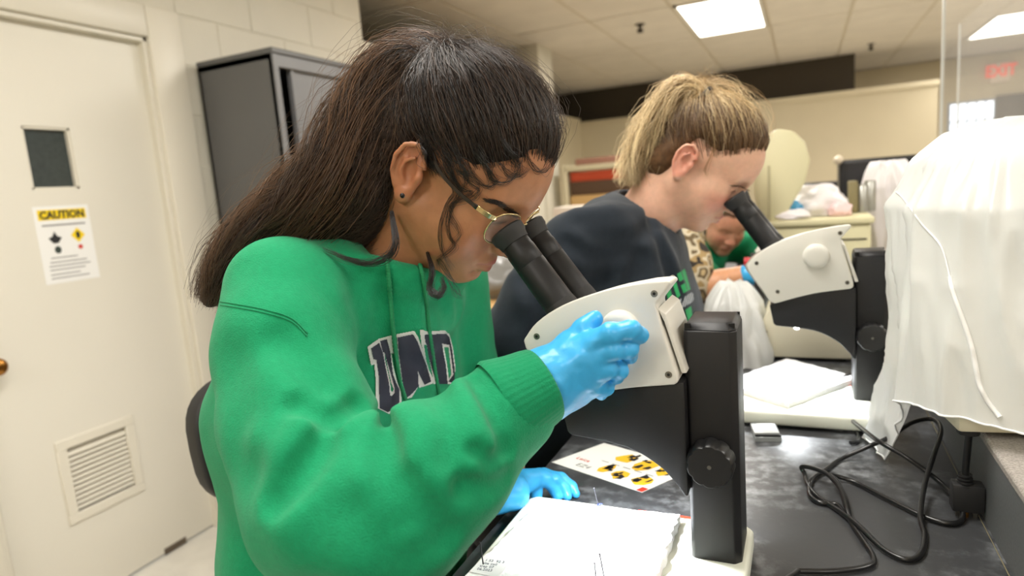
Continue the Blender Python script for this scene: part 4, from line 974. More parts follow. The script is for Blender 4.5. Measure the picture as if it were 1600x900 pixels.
# ================================================================ the woman in the green hoodie
def skin_mat(name):
    m = mat(name, (1, 1, 1, 1), .42, attr='col', noise=.07, nscale=90, bump=.25, bscale=700, bdist=.0005, sss=.25, spec=.4); return m
M_skin = skin_mat('skin'); M_green = mat('green_fleece', lin(22, 140, 94), .85, noise=.06, nscale=160, bump=.8, bscale=650, bdist=.0012, sheen=.10, spec=.15)
M_rib = mat('green_rib_knit', lin(20, 133, 89), .85, noise=.05, nscale=160, bump=.6, bscale=650, bdist=.0012, sheen=.10, spec=.15)
M_glove = mat('blue_nitrile', lin(64, 172, 232), .33, noise=.05, nscale=60, bump=.35, bscale=130, bdist=.0012, spec=.45)
H1 = Head((-.391, .70, 1.375), (.755, 0, -.656), (.656, 0, .755), 1.05, chin=.008)
w1 = None
neck1 = [(H1.w(-.03, 0, -.03), .056), (np.array([-.452, .70, 1.292]), .054), (np.array([-.50, .70, 1.235]), .065)]
def body1_hi(P):
    return smin(H1.field(P), D_chain(P, neck1, .02), .028)
v1, q1 = nets(body1_hi, (-.60, .595, 1.20), (-.22, .805, 1.53), .0022)
c1 = H1.tint(v1, lin(172, 120, 86), lin(158, 86, 80), lin(176, 104, 76))
sh = np.array([-.52, .555, 1.235]); 
arm1 = px3([(430, 450, .55, .045), (440, 620, .49, .042), (515, 770, .435, .040), (640, 735, .455, .036), (760, 660, .53, .030), (840, 603, .578, .026)])
armL = [(np.array([-.52, .86, 1.21]), .045), (np.array([-.53, .93, 1.0]), .038), (np.array([-.40, .80, .945]), .026)]
leg1 = [(np.array([-.72, .62, .66]), .075), (np.array([-.36, .60, .62]), .055), (np.array([-.42, .60, .18]), .04), (np.array([-.36, .60, .09]), .035)]
leg2 = [(np.array([-.72, .78, .66]), .075), (np.array([-.36, .82, .62]), .055), (np.array([-.42, .82, .18]), .04), (np.array([-.36, .82, .09]), .035)]
def core1(P):
    d = D_chain(P, [(np.array([-.68, .70, .70]), .10), (np.array([-.63, .70, 1.0]), .085), (np.array([-.58, .70, 1.17]), .07), (np.array([-.47, .70, 1.27]), .06)], .05)
    for ch in (arm1, armL, leg1, leg2): d = smin(d, D_chain(P, ch, .02), .03)
    return d
v2, q2 = nets(core1, (-.95, .38, .02), (-.2, 1.02, 1.36), .011)
person1 = np_mesh('person', np.vstack([v1, v2]), np.vstack([q1, q2+len(v1)]), M_skin, colors=np.vstack([c1, np.tile(np.array(lin(172, 120, 86)[:3]), (len(v2), 1))]))
tag(person1, 'person in a green hoodie and blue gloves peering into the near microscope', 'person')
# ---- hoodie
TL = [(np.array([-.640, .70, .60]), .130), (np.array([-.615, .70, .86]), .117), (np.array([-.598, .70, 1.08]), .118), (np.array([-.555, .70, 1.19]), .098)]
def torso1(P):
    d = None
    for s in (-1, 1):
        J = [(p+Y*s*(.078 if i < 3 else .066), r) for i, (p, r) in enumerate(TL)]
        q = D_chain(P, J, .05); d = q if d is None else smin(d, q, .10)
    d = smin(d, D_cap(P, (-.53, .57, 1.235), (-.53, .83, 1.225), .070, .068), .05)     # shoulder yoke
    d = smin(d, D_ell(P, (-.615, .71, 1.265), (.085, .13, .05)), .03)                 # hood lying on the back
    loop = [np.array([-.475+.078*math.cos(a)-.015, .70+.100*math.sin(a), 1.276-.030*math.cos(a)]) for a in np.linspace(0, 2*math.pi, 15)]
    d = smin(d, D_line(P, loop)-.021, .022)                                            # collar roll
    d = smin(d, D_ell(P, (-.468, .70, 1.205), (.052, .10, .055)), .03)
    return d
SL = px3([(444, 457, .55, .067), (446, 545, .510, .070), (470, 660, .470, .072), (516, 786, .432, .075), (612, 792, .440, .070), (702, 722, .482, .060), (792, 636, .552, .049)])
SLF = [(np.array([-.525, .865, 1.215]), .075), (np.array([-.545, .93, 1.03]), .068), (np.array([-.52, .92, .985]), .062), (np.array([-.43, .825, .955]), .045)]
bulge = px3([(695, 770, .468, .034), (762, 690, .53, .028)])
def sleeve1(P):
    d = D_chain(P, SL, .016); return smin(d, D_chain(P, bulge, .015), .03)
def hood_base(P):
    d = smin(torso1(P), sleeve1(P), .016); return smin(d, D_chain(P, SLF, .03), .02)
# folds laid where the cloth bends: (photo polyline, depth, width); negative depth is a ridge
FOLDS = [([(470, 632), (505, 650), (530, 652), (560, 634)], .014, .009), ([(520, 655), (497, 700), (462, 748), (432, 782)], .011, .011), ([(607, 650), (604, 700), (610, 760), (628, 815)], .012, .010),
         ([(640, 755), (668, 800), (695, 838)], .007, .010), ([(722, 762), (770, 762), (798, 748)], .008, .008), ([(430, 790), (445, 815), (480, 860), (540, 888)], -.004, .02),
         ([(505, 600), (470, 560), (440, 530)], .005, .016), ([(530, 668), (570, 655), (600, 665)], -.006, .016), ([(560, 800), (590, 840), (640, 868)], .005, .014), ([(740, 590), (770, 640), (795, 700)], .006, .008), ([(715, 600), (735, 650), (752, 700)], -.005, .012),
         ([(690, 610), (700, 660), (690, 720)], .004, .014), ([(365, 560), (372, 640), (395, 720)], .004, .02), ([(400, 690), (440, 700), (490, 660)], -.006, .018), ([(620, 640), (660, 680), (670, 740)], -.005, .018), ([(800, 700), (770, 720), (745, 705)], .007, .007)]
FW = []
def crease(P, d, L_, a, w):
    lo, hi = L_.min(0)-5.2*w, L_.max(0)+5.2*w; m = np.flatnonzero(((P > lo) & (P < hi)).all(1))
    if len(m):
        e = (D_line(P[m], [p.astype(np.float32) for p in L_])/(1.5*w))**2; d[m] += 1.9*a*(1-.5*e)*np.exp(-e)
for pl, a, w in FOLDS:
    xy = catmull([p+(0,) for p in pl], 3); P3, ok = trace(hood_base, xy[:, 0], xy[:, 1])
    if ok.sum() > 1: FW.append((P3[ok], a, w))
TF = []
for pl, a, w in [([(600, 440), (596, 500), (610, 560)], .004, .010), ([(648, 430), (655, 500), (665, 560)], -.004, .012), ([(690, 450), (700, 500), (712, 560)], .004, .010), ([(560, 430), (545, 500), (548, 600)], .005, .014), ([(520, 470), (530, 540), (540, 620)], -.005, .014), ([(718, 470), (725, 540), (730, 600)], .005, .008)]:
    xy = catmull([p+(0,) for p in pl], 3); P3, ok = trace(torso1, xy[:, 0], xy[:, 1])
    if ok.sum() > 1: TF.append((P3[ok], a, w))
def torso_f(P):
    d = torso1(P)
    for fw in TF: crease(P, d, *fw)
    return d
def hoodie1(P):
    s = sleeve1(P); t = torso_f(P); ns = np.flatnonzero(np.abs(s) < .03)
    if len(ns):
        Ps = P[ns]; ds = s[ns]
        for fw in FW: crease(Ps, ds, *fw)
        s[ns] = ds
    hi_ = np.clip((P[:, 2]-1.16)/.05, 0, 1); d = smin(smin(t, s, .003)*(1-hi_)+smin(t, s, .022)*hi_, D_chain(P, SLF, .03), .02)
    near = np.abs(d) < .03
    if near.any():
        Pn = P[near]; dn = d[near]
        q = Pn*np.array([1, 1, .7], np.float32)
        dn = dn + (vnoise(q*14, 2)-.5)*.010 + (vnoise(q*34, 4)-.5)*.0035
        low = np.clip((1.0-Pn[:, 2])/.15, 0, 1)*np.clip((Pn[:, 1]-.55)/.05, 0, 1)
        dn = dn + low*.008*np.sin((Pn[:, 1]*1.2+Pn[:, 0])*55+Pn[:, 2]*20)
        d[near] = dn
    hemcut = .64-P[:, 2]; d = smax(d, hemcut, .02)
    neckhole = D_chain(P, [(H1.w(-.0, 0, -.03), .062), (np.array([-.455, .70, 1.30]), .066), (np.array([-.475, .70, 1.262]), .060)], .01)
    return smax(d, -neckhole, .012)
hv, hq = nets(hoodie1, (-.95, .335, .60), (-.19, 1.03, 1.37), .0038)
hv = laplace(hv, hq, 1, .4)
hoodie = np_mesh('hoodie', hv, hq, M_green, person1)
# seam of the sleeve head
for pl in ([(338, 470), (375, 476), (415, 484), (455, 497), (480, 520)],):
    xy = catmull([p+(0,) for p in pl], 6)
    for o_ in (0, 5):
        P3, ok = trace(hoodie1, xy[:, 0], xy[:, 1]+o_, off=.0002); MB().tube(P3[ok], .0009, 5).build('seam', M_rib, hoodie, ang=80)
# cuffs: ribbed tubes
def cuff(a, b, ra, rb, name, ribs=46, flat=1.):
    a, b = np.array(a), np.array(b); d = _n(b-a); L = np.linalg.norm(b-a); e1 = _n(np.cross(d, Z)); e2 = np.cross(d, e1); n = ribs*4; v = []; f = []
    pr = [(-.12, 1.06), (-.02, 1.10), (.12, 1.08), (.5, 1.03), (.85, 1.01), (.97, .99), (1.02, .95), (1.0, .90), (.5, .88)]
    for i, (t, s) in enumerate(pr):
        for k in range(n):
            an = 2*math.pi*k/n; r = (ra+(rb-ra)*t)*s*(1+.005*math.cos(an*ribs)*(1 if i < 7 else 0)+.03*(vnoise(np.array([math.cos(an)*2, math.sin(an)*2, t*3]))-.5))
            v.append(a+d*L*t+(e1*math.cos(an)*flat+e2*math.sin(an))*r)
    for i in range(len(pr)-1):
        for k in range(n): f.append((i*n+k, (i+1)*n+k, (i+1)*n+(k+1) % n, i*n+(k+1) % n))
    mb = MB(); mb.add(v, f); return mb.build(name, M_rib, hoodie, ang=80)
cuff(ony(786, 634, .547), ony(849, 600, .580), .0445, .0395, 'cuff')
cuff((-.445, .835, .960), (-.405, .800, .945), .042, .036, 'cuff')
# hem band
# ---- UND appliqué letters laid on the chest
def inpoly(px, py, poly):
    c = np.zeros(len(px), bool); n = len(poly); j = n-1
    for i in range(n):
        xi, yi = poly[i]; xj, yj = poly[j]
        hit = ((yi > py) != (yj > py)) & (px < (xj-xi)*(py-yi)/(yj-yi+1e-12)+xi); c ^= hit; j = i
    return c
Zm = 956/170.
def zp(L): return [(560+a/Zm, 500+b/Zm) for a, b in L]
U_o = zp([(80, 235), (180, 165), (310, 130), (320, 290), (290, 295), (310, 420), (345, 560), (375, 620), (380, 720), (330, 800), (270, 825), (155, 770), (150, 500), (140, 390), (112, 400)])
U_i = zp([(112, 250), (182, 200), (215, 290), (240, 420), (270, 560), (278, 660), (292, 668), (322, 640), (318, 590), (290, 490), (250, 360), (228, 285), (215, 285), (192, 185), (250, 168), (280, 280), (305, 480), (335, 560), (360, 610), (362, 720), (320, 780), (260, 810), (188, 775), (182, 500), (160, 350), (135, 345)])
U_h = zp([(236, 300), (262, 440), (290, 560), (308, 600), (306, 625), (288, 630), (280, 560), (262, 470), (232, 340)])
N_o = zp([(335, 125), (490, 95), (525, 150), (560, 250), (600, 370), (620, 440), (660, 520), (650, 560), (560, 590), (530, 580), (470, 680), (400, 700), (370, 480), (345, 250)])
N_i = zp([(345, 155), (480, 125), (520, 190), (560, 300), (600, 400), (640, 540), (560, 580), (545, 500), (525, 450), (530, 580), (480, 640), (420, 690), (395, 600), (375, 440), (355, 290)])
N_w = zp([(522, 448), (552, 510), (585, 575), (535, 600)])
D_o = zp([(540, 90), (560, 85), (600, 100), (760, 92), (800, 125), (830, 240), (850, 400), (845, 560), (660, 560), (640, 520), (655, 510), (600, 220), (575, 215), (600, 380), (590, 370), (555, 220)])
D_i = zp([(580, 130), (770, 120), (800, 150), (822, 250), (845, 420), (845, 560), (790, 540), (835, 480), (820, 360), (800, 220), (735, 208), (750, 300), (770, 400), (785, 560), (690, 560), (650, 440), (620, 330), (600, 215), (590, 200)])
D_h = zp([(752, 238), (792, 240), (802, 330), (818, 480), (795, 520), (780, 400), (765, 310)])
step = .9
gx, gy = np.meshgrid(np.arange(570, 716, step), np.arange(510, 660, step), indexing='ij'); nxg, nyg = gx.shape
def hoodie_chest(P):
    d = torso_f(P); q = P*np.array([1, 1, .7], np.float32); return d+(vnoise(q*14, 2)-.5)*.010+(vnoise(q*34, 4)-.5)*.0035
Pw, okw = trace(hoodie_chest, gx.ravel(), gy.ravel(), off=.0016)
Pn = Pw+.0010*(CAM-Pw)/np.linalg.norm(CAM-Pw, axis=1, keepdims=True)
ii = np.arange(nxg*nyg).reshape(nxg, nyg); QF = np.stack([ii[:-1, :-1], ii[1:, :-1], ii[1:, 1:], ii[:-1, 1:]], -1).reshape(-1, 4)
fx = gx.ravel()[QF].mean(1); fy = gy.ravel()[QF].mean(1)
M_app_w = mat('applique_white', lin(226, 224, 222), .8, noise=.05, nscale=300); M_app_n = mat('applique_navy', lin(24, 26, 44), .75, noise=.1, nscale=400)
for nm, o_, i_, hl, xtra in [('letter_u', U_o, U_i, U_h, None), ('letter_n', N_o, N_i, None, N_w), ('letter_d', D_o, D_i, D_h, None)]:
    mi = inpoly(fx, fy, i_); mo = inpoly(fx, fy, o_); hole = inpoly(fx, fy, hl) if hl else np.zeros_like(mi)
    if xtra: mo |= inpoly(fx, fy, xtra); mi &= ~inpoly(fx, fy, xtra)
    lo_ = np_mesh(nm, Pw, QF[(mo | mi) & ~hole], M_app_w, hoodie); li_ = np_mesh(nm+'_face', Pn, QF[mi & ~hole], M_app_n, lo_)
    for o in (lo_, li_):
        bm = bmesh.new(); bm.from_mesh(o.data); bmesh.ops.delete(bm, geom=[v for v in bm.verts if not v.link_faces], context='VERTS'); bm.to_mesh(o.data); bm.free()
# ---- drawstrings and eyelets
M_string = mat('green_braid', lin(20, 128, 80), .8); M_eye = mat('eyelet_nickel', lin(200, 200, 204), .22, metal=1.)
for pl, ey in (([(596, 392), (604, 408), (608, 440), (612, 490), (617, 540), (624, 590), (634, 625)], (592, 388)), ([(650, 400), (658, 420), (664, 450), (669, 500), (675, 545), (682, 592), (690, 640)], (648, 397))):
    xy = catmull([p+(0,) for p in pl], 8); P3, ok = trace(hoodie_chest, xy[:, 0], xy[:, 1], off=.0042)
    pts = catmull(P3, 3); r = [.0026*(1+.16*math.sin(k*2.1)) for k in range(len(pts))]
    MB().tube(pts, r, 8).build('drawstring', M_string, hoodie, ang=80)
    e3, _ = trace(hoodie1, [ey[0]], [ey[1]], off=.001); c_ = e3[0]; nn = _n(CAM-c_+np.array([.15, 0, .1])); ea = _n(np.cross(nn, Z)); eb = np.cross(nn, ea)
    MB().tube([c_+(ea*math.cos(t)+eb*math.sin(t))*.0048 for t in np.linspace(0, 2*math.pi, 20)], .0016, 8).build('eyelet', M_eye, hoodie, ang=80)
# ---- trousers
M_trous = mat('black_trousers', lin(30, 30, 34), .8, bump=.3, bscale=500)
def trous(P):
    d = None
    for ch in (leg1, leg2):
        q = D_chain(P, [(p, r+.018) for p, r in ch[:3]], .03); d = q if d is None else smin(d, q, .03)
    d = smin(d, D_cap(P, (-.72, .62, .69), (-.72, .78, .69), .14), .04); return smax(d+(vnoise(P*16, 3)-.5)*.012, P[:, 2]-.80, .01)
tv, tq = nets(trous, (-.95, .42, .10), (-.22, .98, .86), .010); np_mesh('trousers', tv, tq, M_trous, person1)
for yy in (.60, .82):
    sv, sq = nets(lambda P: smax(smin(D_ell(P, (-.31, yy, .05), (.13, .045, .045)), D_cap(P, (-.41, yy, .06), (-.42, yy, .13), .045), .03), -P[:, 2]+.002, .01), (-.50, yy-.08, -.02), (-.15, yy+.08, .2), .006)
    np_mesh('shoe', sv, sq, mat('shoe_white', lin(220, 220, 220), .6), person1)
# ---- gloved hands
wr = px3([(800, 628, .555, .027), (846, 600, .582, .031)])
palm = [(ony(850, 585, .584), ony(922, 545, .592), .026, .015), (ony(852, 598, .584), ony(924, 568, .590), .027, .0155), (ony(854, 612, .586), ony(916, 592, .594), .026, .015), (ony(858, 622, .590), ony(905, 613, .602), .022, .014)]
fing = [px3([(915, 540, .592, .0115), (955, 522, .586, .0105), (985, 516, .592, .0098), (1000, 524, .606, .0088)]),
        px3([(918, 562, .590, .0115), (958, 546, .588, .0105), (982, 545, .600, .0098), (984, 556, .615, .0088)]),
        px3([(912, 588, .594, .011), (948, 575, .592, .0102), (966, 578, .606, .0095), (962, 588, .620, .0085)]),
        px3([(902, 610, .602, .010), (932, 602, .600, .0092), (946, 606, .612, .0085), (940, 614, .622, .0078)]),
        px3([(862, 570, .592, .016), (888, 538, .600, .0125), (912, 514, .604, .0108), (930, 498, .610, .0088)])]
gw = [(ony(868, 632, .578), ony(905, 640, .600), .0045)]
def glove1(P):
    d = blend_hand(P, wr, palm, fing, .010)
    near = d < .02
    if near.any():
        Pn = P[near]; q = (Pn-ony(846, 600, .582).astype(np.float32))
        d[near] += (vnoise(Pn*70, 5)-.5)*.0022+(vnoise(Pn*160, 7)-.5)*.0010
    return d
hw = ony(880, 580, .59)
gv, gq = nets(glove1, hw-np.array([.11, .06, .09]), hw+np.array([.12, .07, .10]), .0016)
np_mesh('glove', gv, gq, M_glove, person1)
fl = lambda L: [(onz(a, b+11, z), r) for a, b, z, r in L]
wrL = fl([(770, 762, .955, .026), (800, 758, .950, .024)])
palmL = [(onz(798, 756, .950), onz(846, 744, .940), .018, .0105), (onz(795, 762, .948), onz(832, 750, .940), .018, .0108), (onz(790, 768, .945), onz(814, 758, .938), .017, .0108)]
f0_ = lambda L: [(onz(a, b, z), r) for a, b, z, r in L]
fingL = [f0_([(812, 757, .938, .0110), (828, 755, .937, .0098), (837, 768, .922, .0090), (839, 781, .9115, .0082)]),
         f0_([(830, 748, .940, .0108), (853, 749, .937, .0096), (867, 763, .921, .0088), (871, 775, .9115, .0080)]),
         f0_([(842, 744, .939, .0102), (868, 749, .933, .0088), (882, 763, .919, .0080), (886, 775, .911, .0073)]),
         f0_([(850, 741, .937, .0094), (878, 748, .929, .0080), (894, 761, .917, .0072), (900, 771, .9105, .0066)]),
         f0_([(792, 772, .934, .0145), (779, 785, .923, .0112), (769, 794, .916, .0098), (764, 800, .913, .0085)])]
def glove2(P):
    d = blend_hand(P, wrL, palmL, fingL, .006, .0008); d = d+(vnoise(P*80, 5)-.5)*.002; return smax(d, -(P[:, 2]-ZB-.0008), .002)
hw = onz(825, 765, .93)
gv, gq = nets(glove2, hw-np.array([.12, .10, .05]), hw+np.array([.12, .12, .07]), .0018); np_mesh('glove', gv, gq, M_glove, person1)
# ---- glasses
M_gold = mat('glasses_gold', lin(196, 176, 130), .25, metal=.9); M_tort = mat('glasses_tortoise', lin(30, 22, 18), .25); M_lensg = mat('spectacle_lens', (1, 1, 1, 1), .04, alpha=.16, spec=.6)
gl = empty('eyeglasses', H1.w(.10, 0, 0), 'thin gold and dark framed eyeglasses worn by the person in the green hoodie', 'glasses'); 
for s in (1, -1):
    ring_ = []
    for t in np.linspace(0, 2*math.pi, 40):
        a_, b_ = .0255*np.sign(math.cos(t))*abs(math.cos(t))**.75, .0205*np.sign(math.sin(t))*abs(math.sin(t))**.8
        ring_.append(H1.w(.1035-.012*((s*.034+a_)/.06)**2, s*.034+a_, .000+b_*(1. if b_ < 0 else .95)))
    lr = MB().tube(ring_, .0011, 8).build('lens_rim', M_gold, gl, ang=80)
    lv = ring_[:-1]; mb = MB(); c_ = np.mean(lv, 0); mb.add([c_]+lv, [(0, i+1, (i+1) % len(lv)+1) for i in range(len(lv))]); mb.build('lens', M_lensg, lr)
    hin = H1.w(.094, s*.062, .012)
    MB().tube([ring_[2] if s > 0 else ring_[18], hin], .0018, 8).build('hinge', M_gold, gl)
    tp = catmull([hin, H1.w(.085, s*.0705, .0125), H1.w(.05, s*.0765, .0135), H1.w(.018, s*.0775, .019), H1.w(-.006, s*.0755, .031), H1.w(-.030, s*.070, .018)], 6)
    b_ = MB(); n_ = len(tp)
    for (k0, k1, m_, nm) in [(0, 8, M_gold, 'temple_arm'), (8, n_-1, M_tort, 'temple_tip')]:
        mb = MB(); v = []; f = []
        for k in range(k0, k1+1):
            h_ = .0030 if k < 9 else .0022
            for du, ds in ((-h_, -.0009), (-h_, .0009), (h_, .0009), (h_, -.0009)): v.append(tp[k]+H1.U*du+H1.S*ds)
        m = k1-k0
        for k in range(m):
            for j in range(4): f.append((4*k+j, 4*k+(j+1) % 4, 4*k+4+(j+1) % 4, 4*k+4+j))
        f += [(3, 2, 1, 0), tuple(4*m+j for j in range(4))]; mb.add(v, f); mb.build(nm, m_, gl, bevel=.0004, seg=1)
MB().tube(catmull([H1.w(.1045, .010, .006), H1.w(.108, 0, .009), H1.w(.1045, -.010, .006)], 6), .0012, 8).build('bridge', M_gold, gl, ang=80)
par(gl, person1); gl.parent = None; gl.matrix_parent_inverse = Matrix.Identity(4)
# ear stud
es = H1.w(-.001, .0805, -.029)
st_ = MB().lathe(es-H1.S*.003, es+H1.S*.003, [(0, .0008), (.3, .0026), (.55, .0031), (.8, .0024), (1, .0006)], 16).build('ear_stud', mat('dark_pearl', lin(46, 44, 46), .15, metal=.6)); tag(st_, 'tiny dark round ear stud in the near ear lobe', 'earring')
# ================================================================ hair kit
def strands(name, paths, r0, cols, m, parent, taper=.35):
    """paths (N,K,3); three-sided tapering hairs in one mesh"""
    N, K, _ = paths.shape
    T = np.empty_like(paths); T[:, 1:-1] = paths[:, 2:]-paths[:, :-2]; T[:, 0] = paths[:, 1]-paths[:, 0]; T[:, -1] = paths[:, -1]-paths[:, -2]
    T /= np.linalg.norm(T, axis=2, keepdims=True)+1e-9
    ref = np.array([.31, -.83, .47]); A = np.cross(T, ref); A /= np.linalg.norm(A, axis=2, keepdims=True)+1e-9; B_ = np.cross(T, A)
    r0 = np.broadcast_to(np.asarray(r0, float), (N,)); pr = np.interp(np.linspace(0, 1, K), [0, .1, .7, 1], [.8, 1, .9, taper]); R_ = r0[:, None]*pr[None]
    ring_ = [paths+(A*math.cos(a)+B_*math.sin(a))*R_[..., None] for a in (0, 2.0944, 4.1888)]
    V = np.stack(ring_, 2).reshape(-1, 3); b = (np.arange(N)[:, None]*K+np.arange(K-1)[None])*3
    F = np.concatenate([np.stack([b+j, b+(j+1) % 3, b+3+(j+1) % 3, b+3+j], -1).reshape(-1, 4) for j in range(3)])
    C = np.repeat(cols, K*3, axis=0) if cols.ndim == 2 else np.repeat(cols.reshape(-1, 3), 3, axis=0); return np_mesh(name, V, F, m, parent, colors=C)
def smooth_noise(N, K, amp, n, rng):
    """per-strand smooth wander (N,K,3)"""
    c = rng.normal(size=(N, n, 3)); t = np.linspace(0, n-1.001, K); i = t.astype(int); f = (t-i)[None, :, None]; f = f*f*(3-2*f)
    return amp*(c[:, i]*(1-f)+c[:, i+1]*f)
def hair_mat(name, rough=.30, spec=.6):
    m = mat(name, (1, 1, 1, 1), rough, attr='col', spec=spec); return m
M_hair = hair_mat('brown_hair'); M_hairb = hair_mat('blonde_hair', .42)
def scalp_roots(H, N, hl, rng, back=-.12):
    """random points of the scalp inside the hairline; returns local coords on the skull"""
    out = []
    while sum(len(o) for o in out) < N:
        d = rng.normal(size=(4*N, 3)); d /= np.linalg.norm(d, axis=1, keepdims=True); q = np.array([.002, 0, .043])+d*np.array([.096, .074, .083])
        ok = q[:, 2] > np.interp(q[:, 0], *hl)+rng.normal(size=len(q))*.003; out.append(q[ok])
    return np.concatenate(out)[:N]
HC = np.array([.002, 0, .043])
def combed(H, roots, tie, K, rng, lift=.008, wav=.0025, spread=.012):
    """hairs that follow the skull from root to the tie"""
    N = len(roots); rad = np.array([.096, .074, .083]); a = (roots-HC)/rad; a /= np.linalg.norm(a, axis=1, keepdims=True); b = (np.array(tie)-HC)/rad; lb = np.linalg.norm(b); b = b/lb
    om = np.arccos(np.clip(a@b, -1, 1))[:, None]; t = np.linspace(0, 1, K)[None]; so = np.sin(om)+1e-6
    d = (np.sin((1-t)*om)/so)[..., None]*a[:, None]+(np.sin(t*om)/so)[..., None]*b
    h = lift*(.35+.9*rng.random((N, 1)))*np.clip(t*4+.05, 0, 1)*(1+.5*np.sin(np.pi*t)); top = np.clip((t-.75)/.25, 0, 1)**2
    sc_ = 1+h/.085+top*(lb-1-.0); p = HC+d*rad*sc_[..., None]
    p += smooth_noise(N, K, wav, 5, rng)*np.clip(t*4, 0, 1)[..., None] + (rng.normal(size=(N, 1, 3))*spread)*top[..., None]
    return p
def to_world(H, p): return H.E+H.sc*(p[..., :1]*H.F+p[..., 1:2]*H.S+p[..., 2:]*H.U)
def tail(spine, radii, N, K, rng, wave=.006, flat=(1, 1), lmin=.6, freq=(2, 4), fray=.5, clumps=90):
    sp_ = catmull(spine, 12); rr = np.interp(np.linspace(0, 1, len(sp_)), np.linspace(0, 1, len(radii)), radii)
    T = np.gradient(sp_, axis=0); T /= np.linalg.norm(T, axis=1, keepdims=True)
    A = np.cross(T, [0, -1, .2]); A /= np.linalg.norm(A, axis=1, keepdims=True); B_ = np.cross(T, A)
    nc = clumps; cr = np.sqrt(rng.random(nc))*.95; cp_ = rng.random(nc)*2*np.pi; cf = rng.uniform(*freq, size=nc); cq = rng.random(nc)*6.28; cid = rng.integers(0, nc, N)
    L = lmin+(1.04-lmin)*rng.random(N)**.6
    t = np.linspace(0, 1, K)[None]*L[:, None]; ix = np.clip(t, 0, 1)*(len(sp_)-1.001); i = ix.astype(int); f = (ix-i)[..., None]
    P = sp_[i]*(1-f)+sp_[i+1]*f; R_ = (rr[i]*(1-f[..., 0])+rr[i+1]*f[..., 0]); Ai = A[i]; Bi = B_[i]
    ext = np.clip(t-1, 0, 1)[..., None]*(sp_[-1]-sp_[-3])*4
    dxy = rng.normal(size=(N, 2))*.20; tight = (1-.55*np.clip(t, 0, 1))[..., None]
    ox = (cr*np.cos(cp_))[cid][:, None]+dxy[:, :1]*tight[..., 0]; oy = (cr*np.sin(cp_))[cid][:, None]+dxy[:, 1:]*tight[..., 0]
    P = P+ext+Ai*(R_*ox)[..., None]*flat[0]+Bi*(R_*oy)[..., None]*flat[1]; rho = np.sqrt(ox[:, 0]**2+oy[:, 0]**2)
    fr = cf[cid][:, None]+rng.normal(size=(N, 1))*.05; p0_ = cq[cid][:, None]+rng.normal(size=(N, 1))*.25; w = wave*np.clip(t*2.5, 0, 1)*(.4+rho[:, None])
    P += Ai*(w*np.sin(t*fr*6.28+p0_))[..., None]+Bi*(w*np.cos(t*fr*5.4+p0_*1.3))[..., None]
    P += smooth_noise(N, K, .004*fray, 5, rng)*np.clip(t*2, 0, 1)[..., None]
    tail.cid = cid
    return P, rho
def push_out(P, fld, gap=.0012):
    q = P.reshape(-1, 3).astype(np.float32); d = fld(q); m = d < gap*2
    if m.any():
        g = np.stack([fld(q[m]+np.eye(3, dtype=np.float32)[k]*.003)-d[m] for k in range(3)], 1); g /= np.linalg.norm(g, axis=1, keepdims=True)+1e-6
        q[m] += g*np.clip(gap-d[m]+.0025*RNG.random(m.sum()), 0, .03)[:, None]
    return q.reshape(P.shape).astype(float)
def lerpc(a, b, t): a, b = np.array(a[:3]), np.array(b[:3]); return a+(b-a)*np.asarray(t)[:, None]
# ---------------------------------------------------------------- dark hair
rg = np.random.default_rng(5)
HL1 = ([-.13, -.095, -.05, -.030, -.018, .045, .062, .079, .1], [-.06, -.075, -.06, -.01, .024, .022, .038, .064, .068])
TIE1 = (-.082, 0, .098)
def hairbase1(P):
    q = H1.local(P); d = D_ell(q, (.002, 0, .043), (.1025, .0795, .0890)); d = smin(d, D_ell(q, (.042, 0, .037), (.0615, .0665, .0650)), .02)
    g = np.interp(q[:, 0], *HL1).astype(np.float32)+.012-q[:, 2]; d = d+.0055*np.clip(1+g/.035, 0, 1); d = smax(d, g*.7, .010); d = smin(d, D_ell(q, (-.055, 0, -.015), (.042, .058, .05)), .02); return d*H1.sc
SP1 = [ony(*p) for p in [(702, 112, .70), (672, 100, .695), (640, 122, .685), (592, 195, .665), (540, 268, .635), (474, 325, .605), (412, 366, .575), (358, 412, .55), (328, 470, .535)]]
RD1 = [.016, .026, .040, .050, .050, .040, .030, .022, .012]
BK1 = [ony(*p) for p in [(650, 130, .69), (618, 200, .678), (588, 272, .668), (550, 328, .645), (510, 358, .615)]]
def tail1(P):
    d = D_chain(P, [(p, r*.84) for p, r in zip(SP1, RD1)], .03)
    d = smin(d, D_chain(P, [(p, r) for p, r in zip(BK1, (.03, .042, .046, .036, .02))], .03), .03)
    return d
def hairmass1(P):
    d = smin(hairbase1(P), tail1(P), .02)
    q = P@np.stack([SP1[5]-SP1[2], np.array([0, 1., 0]), np.array([.5, 0, .8])], 1).astype(np.float32)
    return d + (vnoise(q*np.array([40, 90, 90], np.float32), 3)-.5)*.005
mv, mq = nets(hairmass1, (-.72, .45, 1.15), (-.20, .82, 1.58), .0036)
hair1 = np_mesh('hair', mv, mq, mat('hair_shadow_brown', lin(34, 24, 19), .7, noise=.25, nscale=120, spec=.2), person1)
N = 4200; ro = scalp_roots(H1, N, HL1, rg); K = 14
p = combed(H1, ro, TIE1, K, rg, lift=.011, wav=.0032, spread=.007); pw_ = push_out(to_world(H1, p), hairmass1)
cs = lerpc(lin(20, 15, 13), lin(74, 54, 42), rg.random(N)**2)
strands('hair_strands', pw_, rg.uniform(.00022, .00042, N), cs, M_hair, hair1)
N = 5600; K = 17
pw_, rho = tail(SP1, RD1, N, K, rg, wave=.010, freq=(1.2, 2.6), lmin=.55, fray=.7, clumps=150)
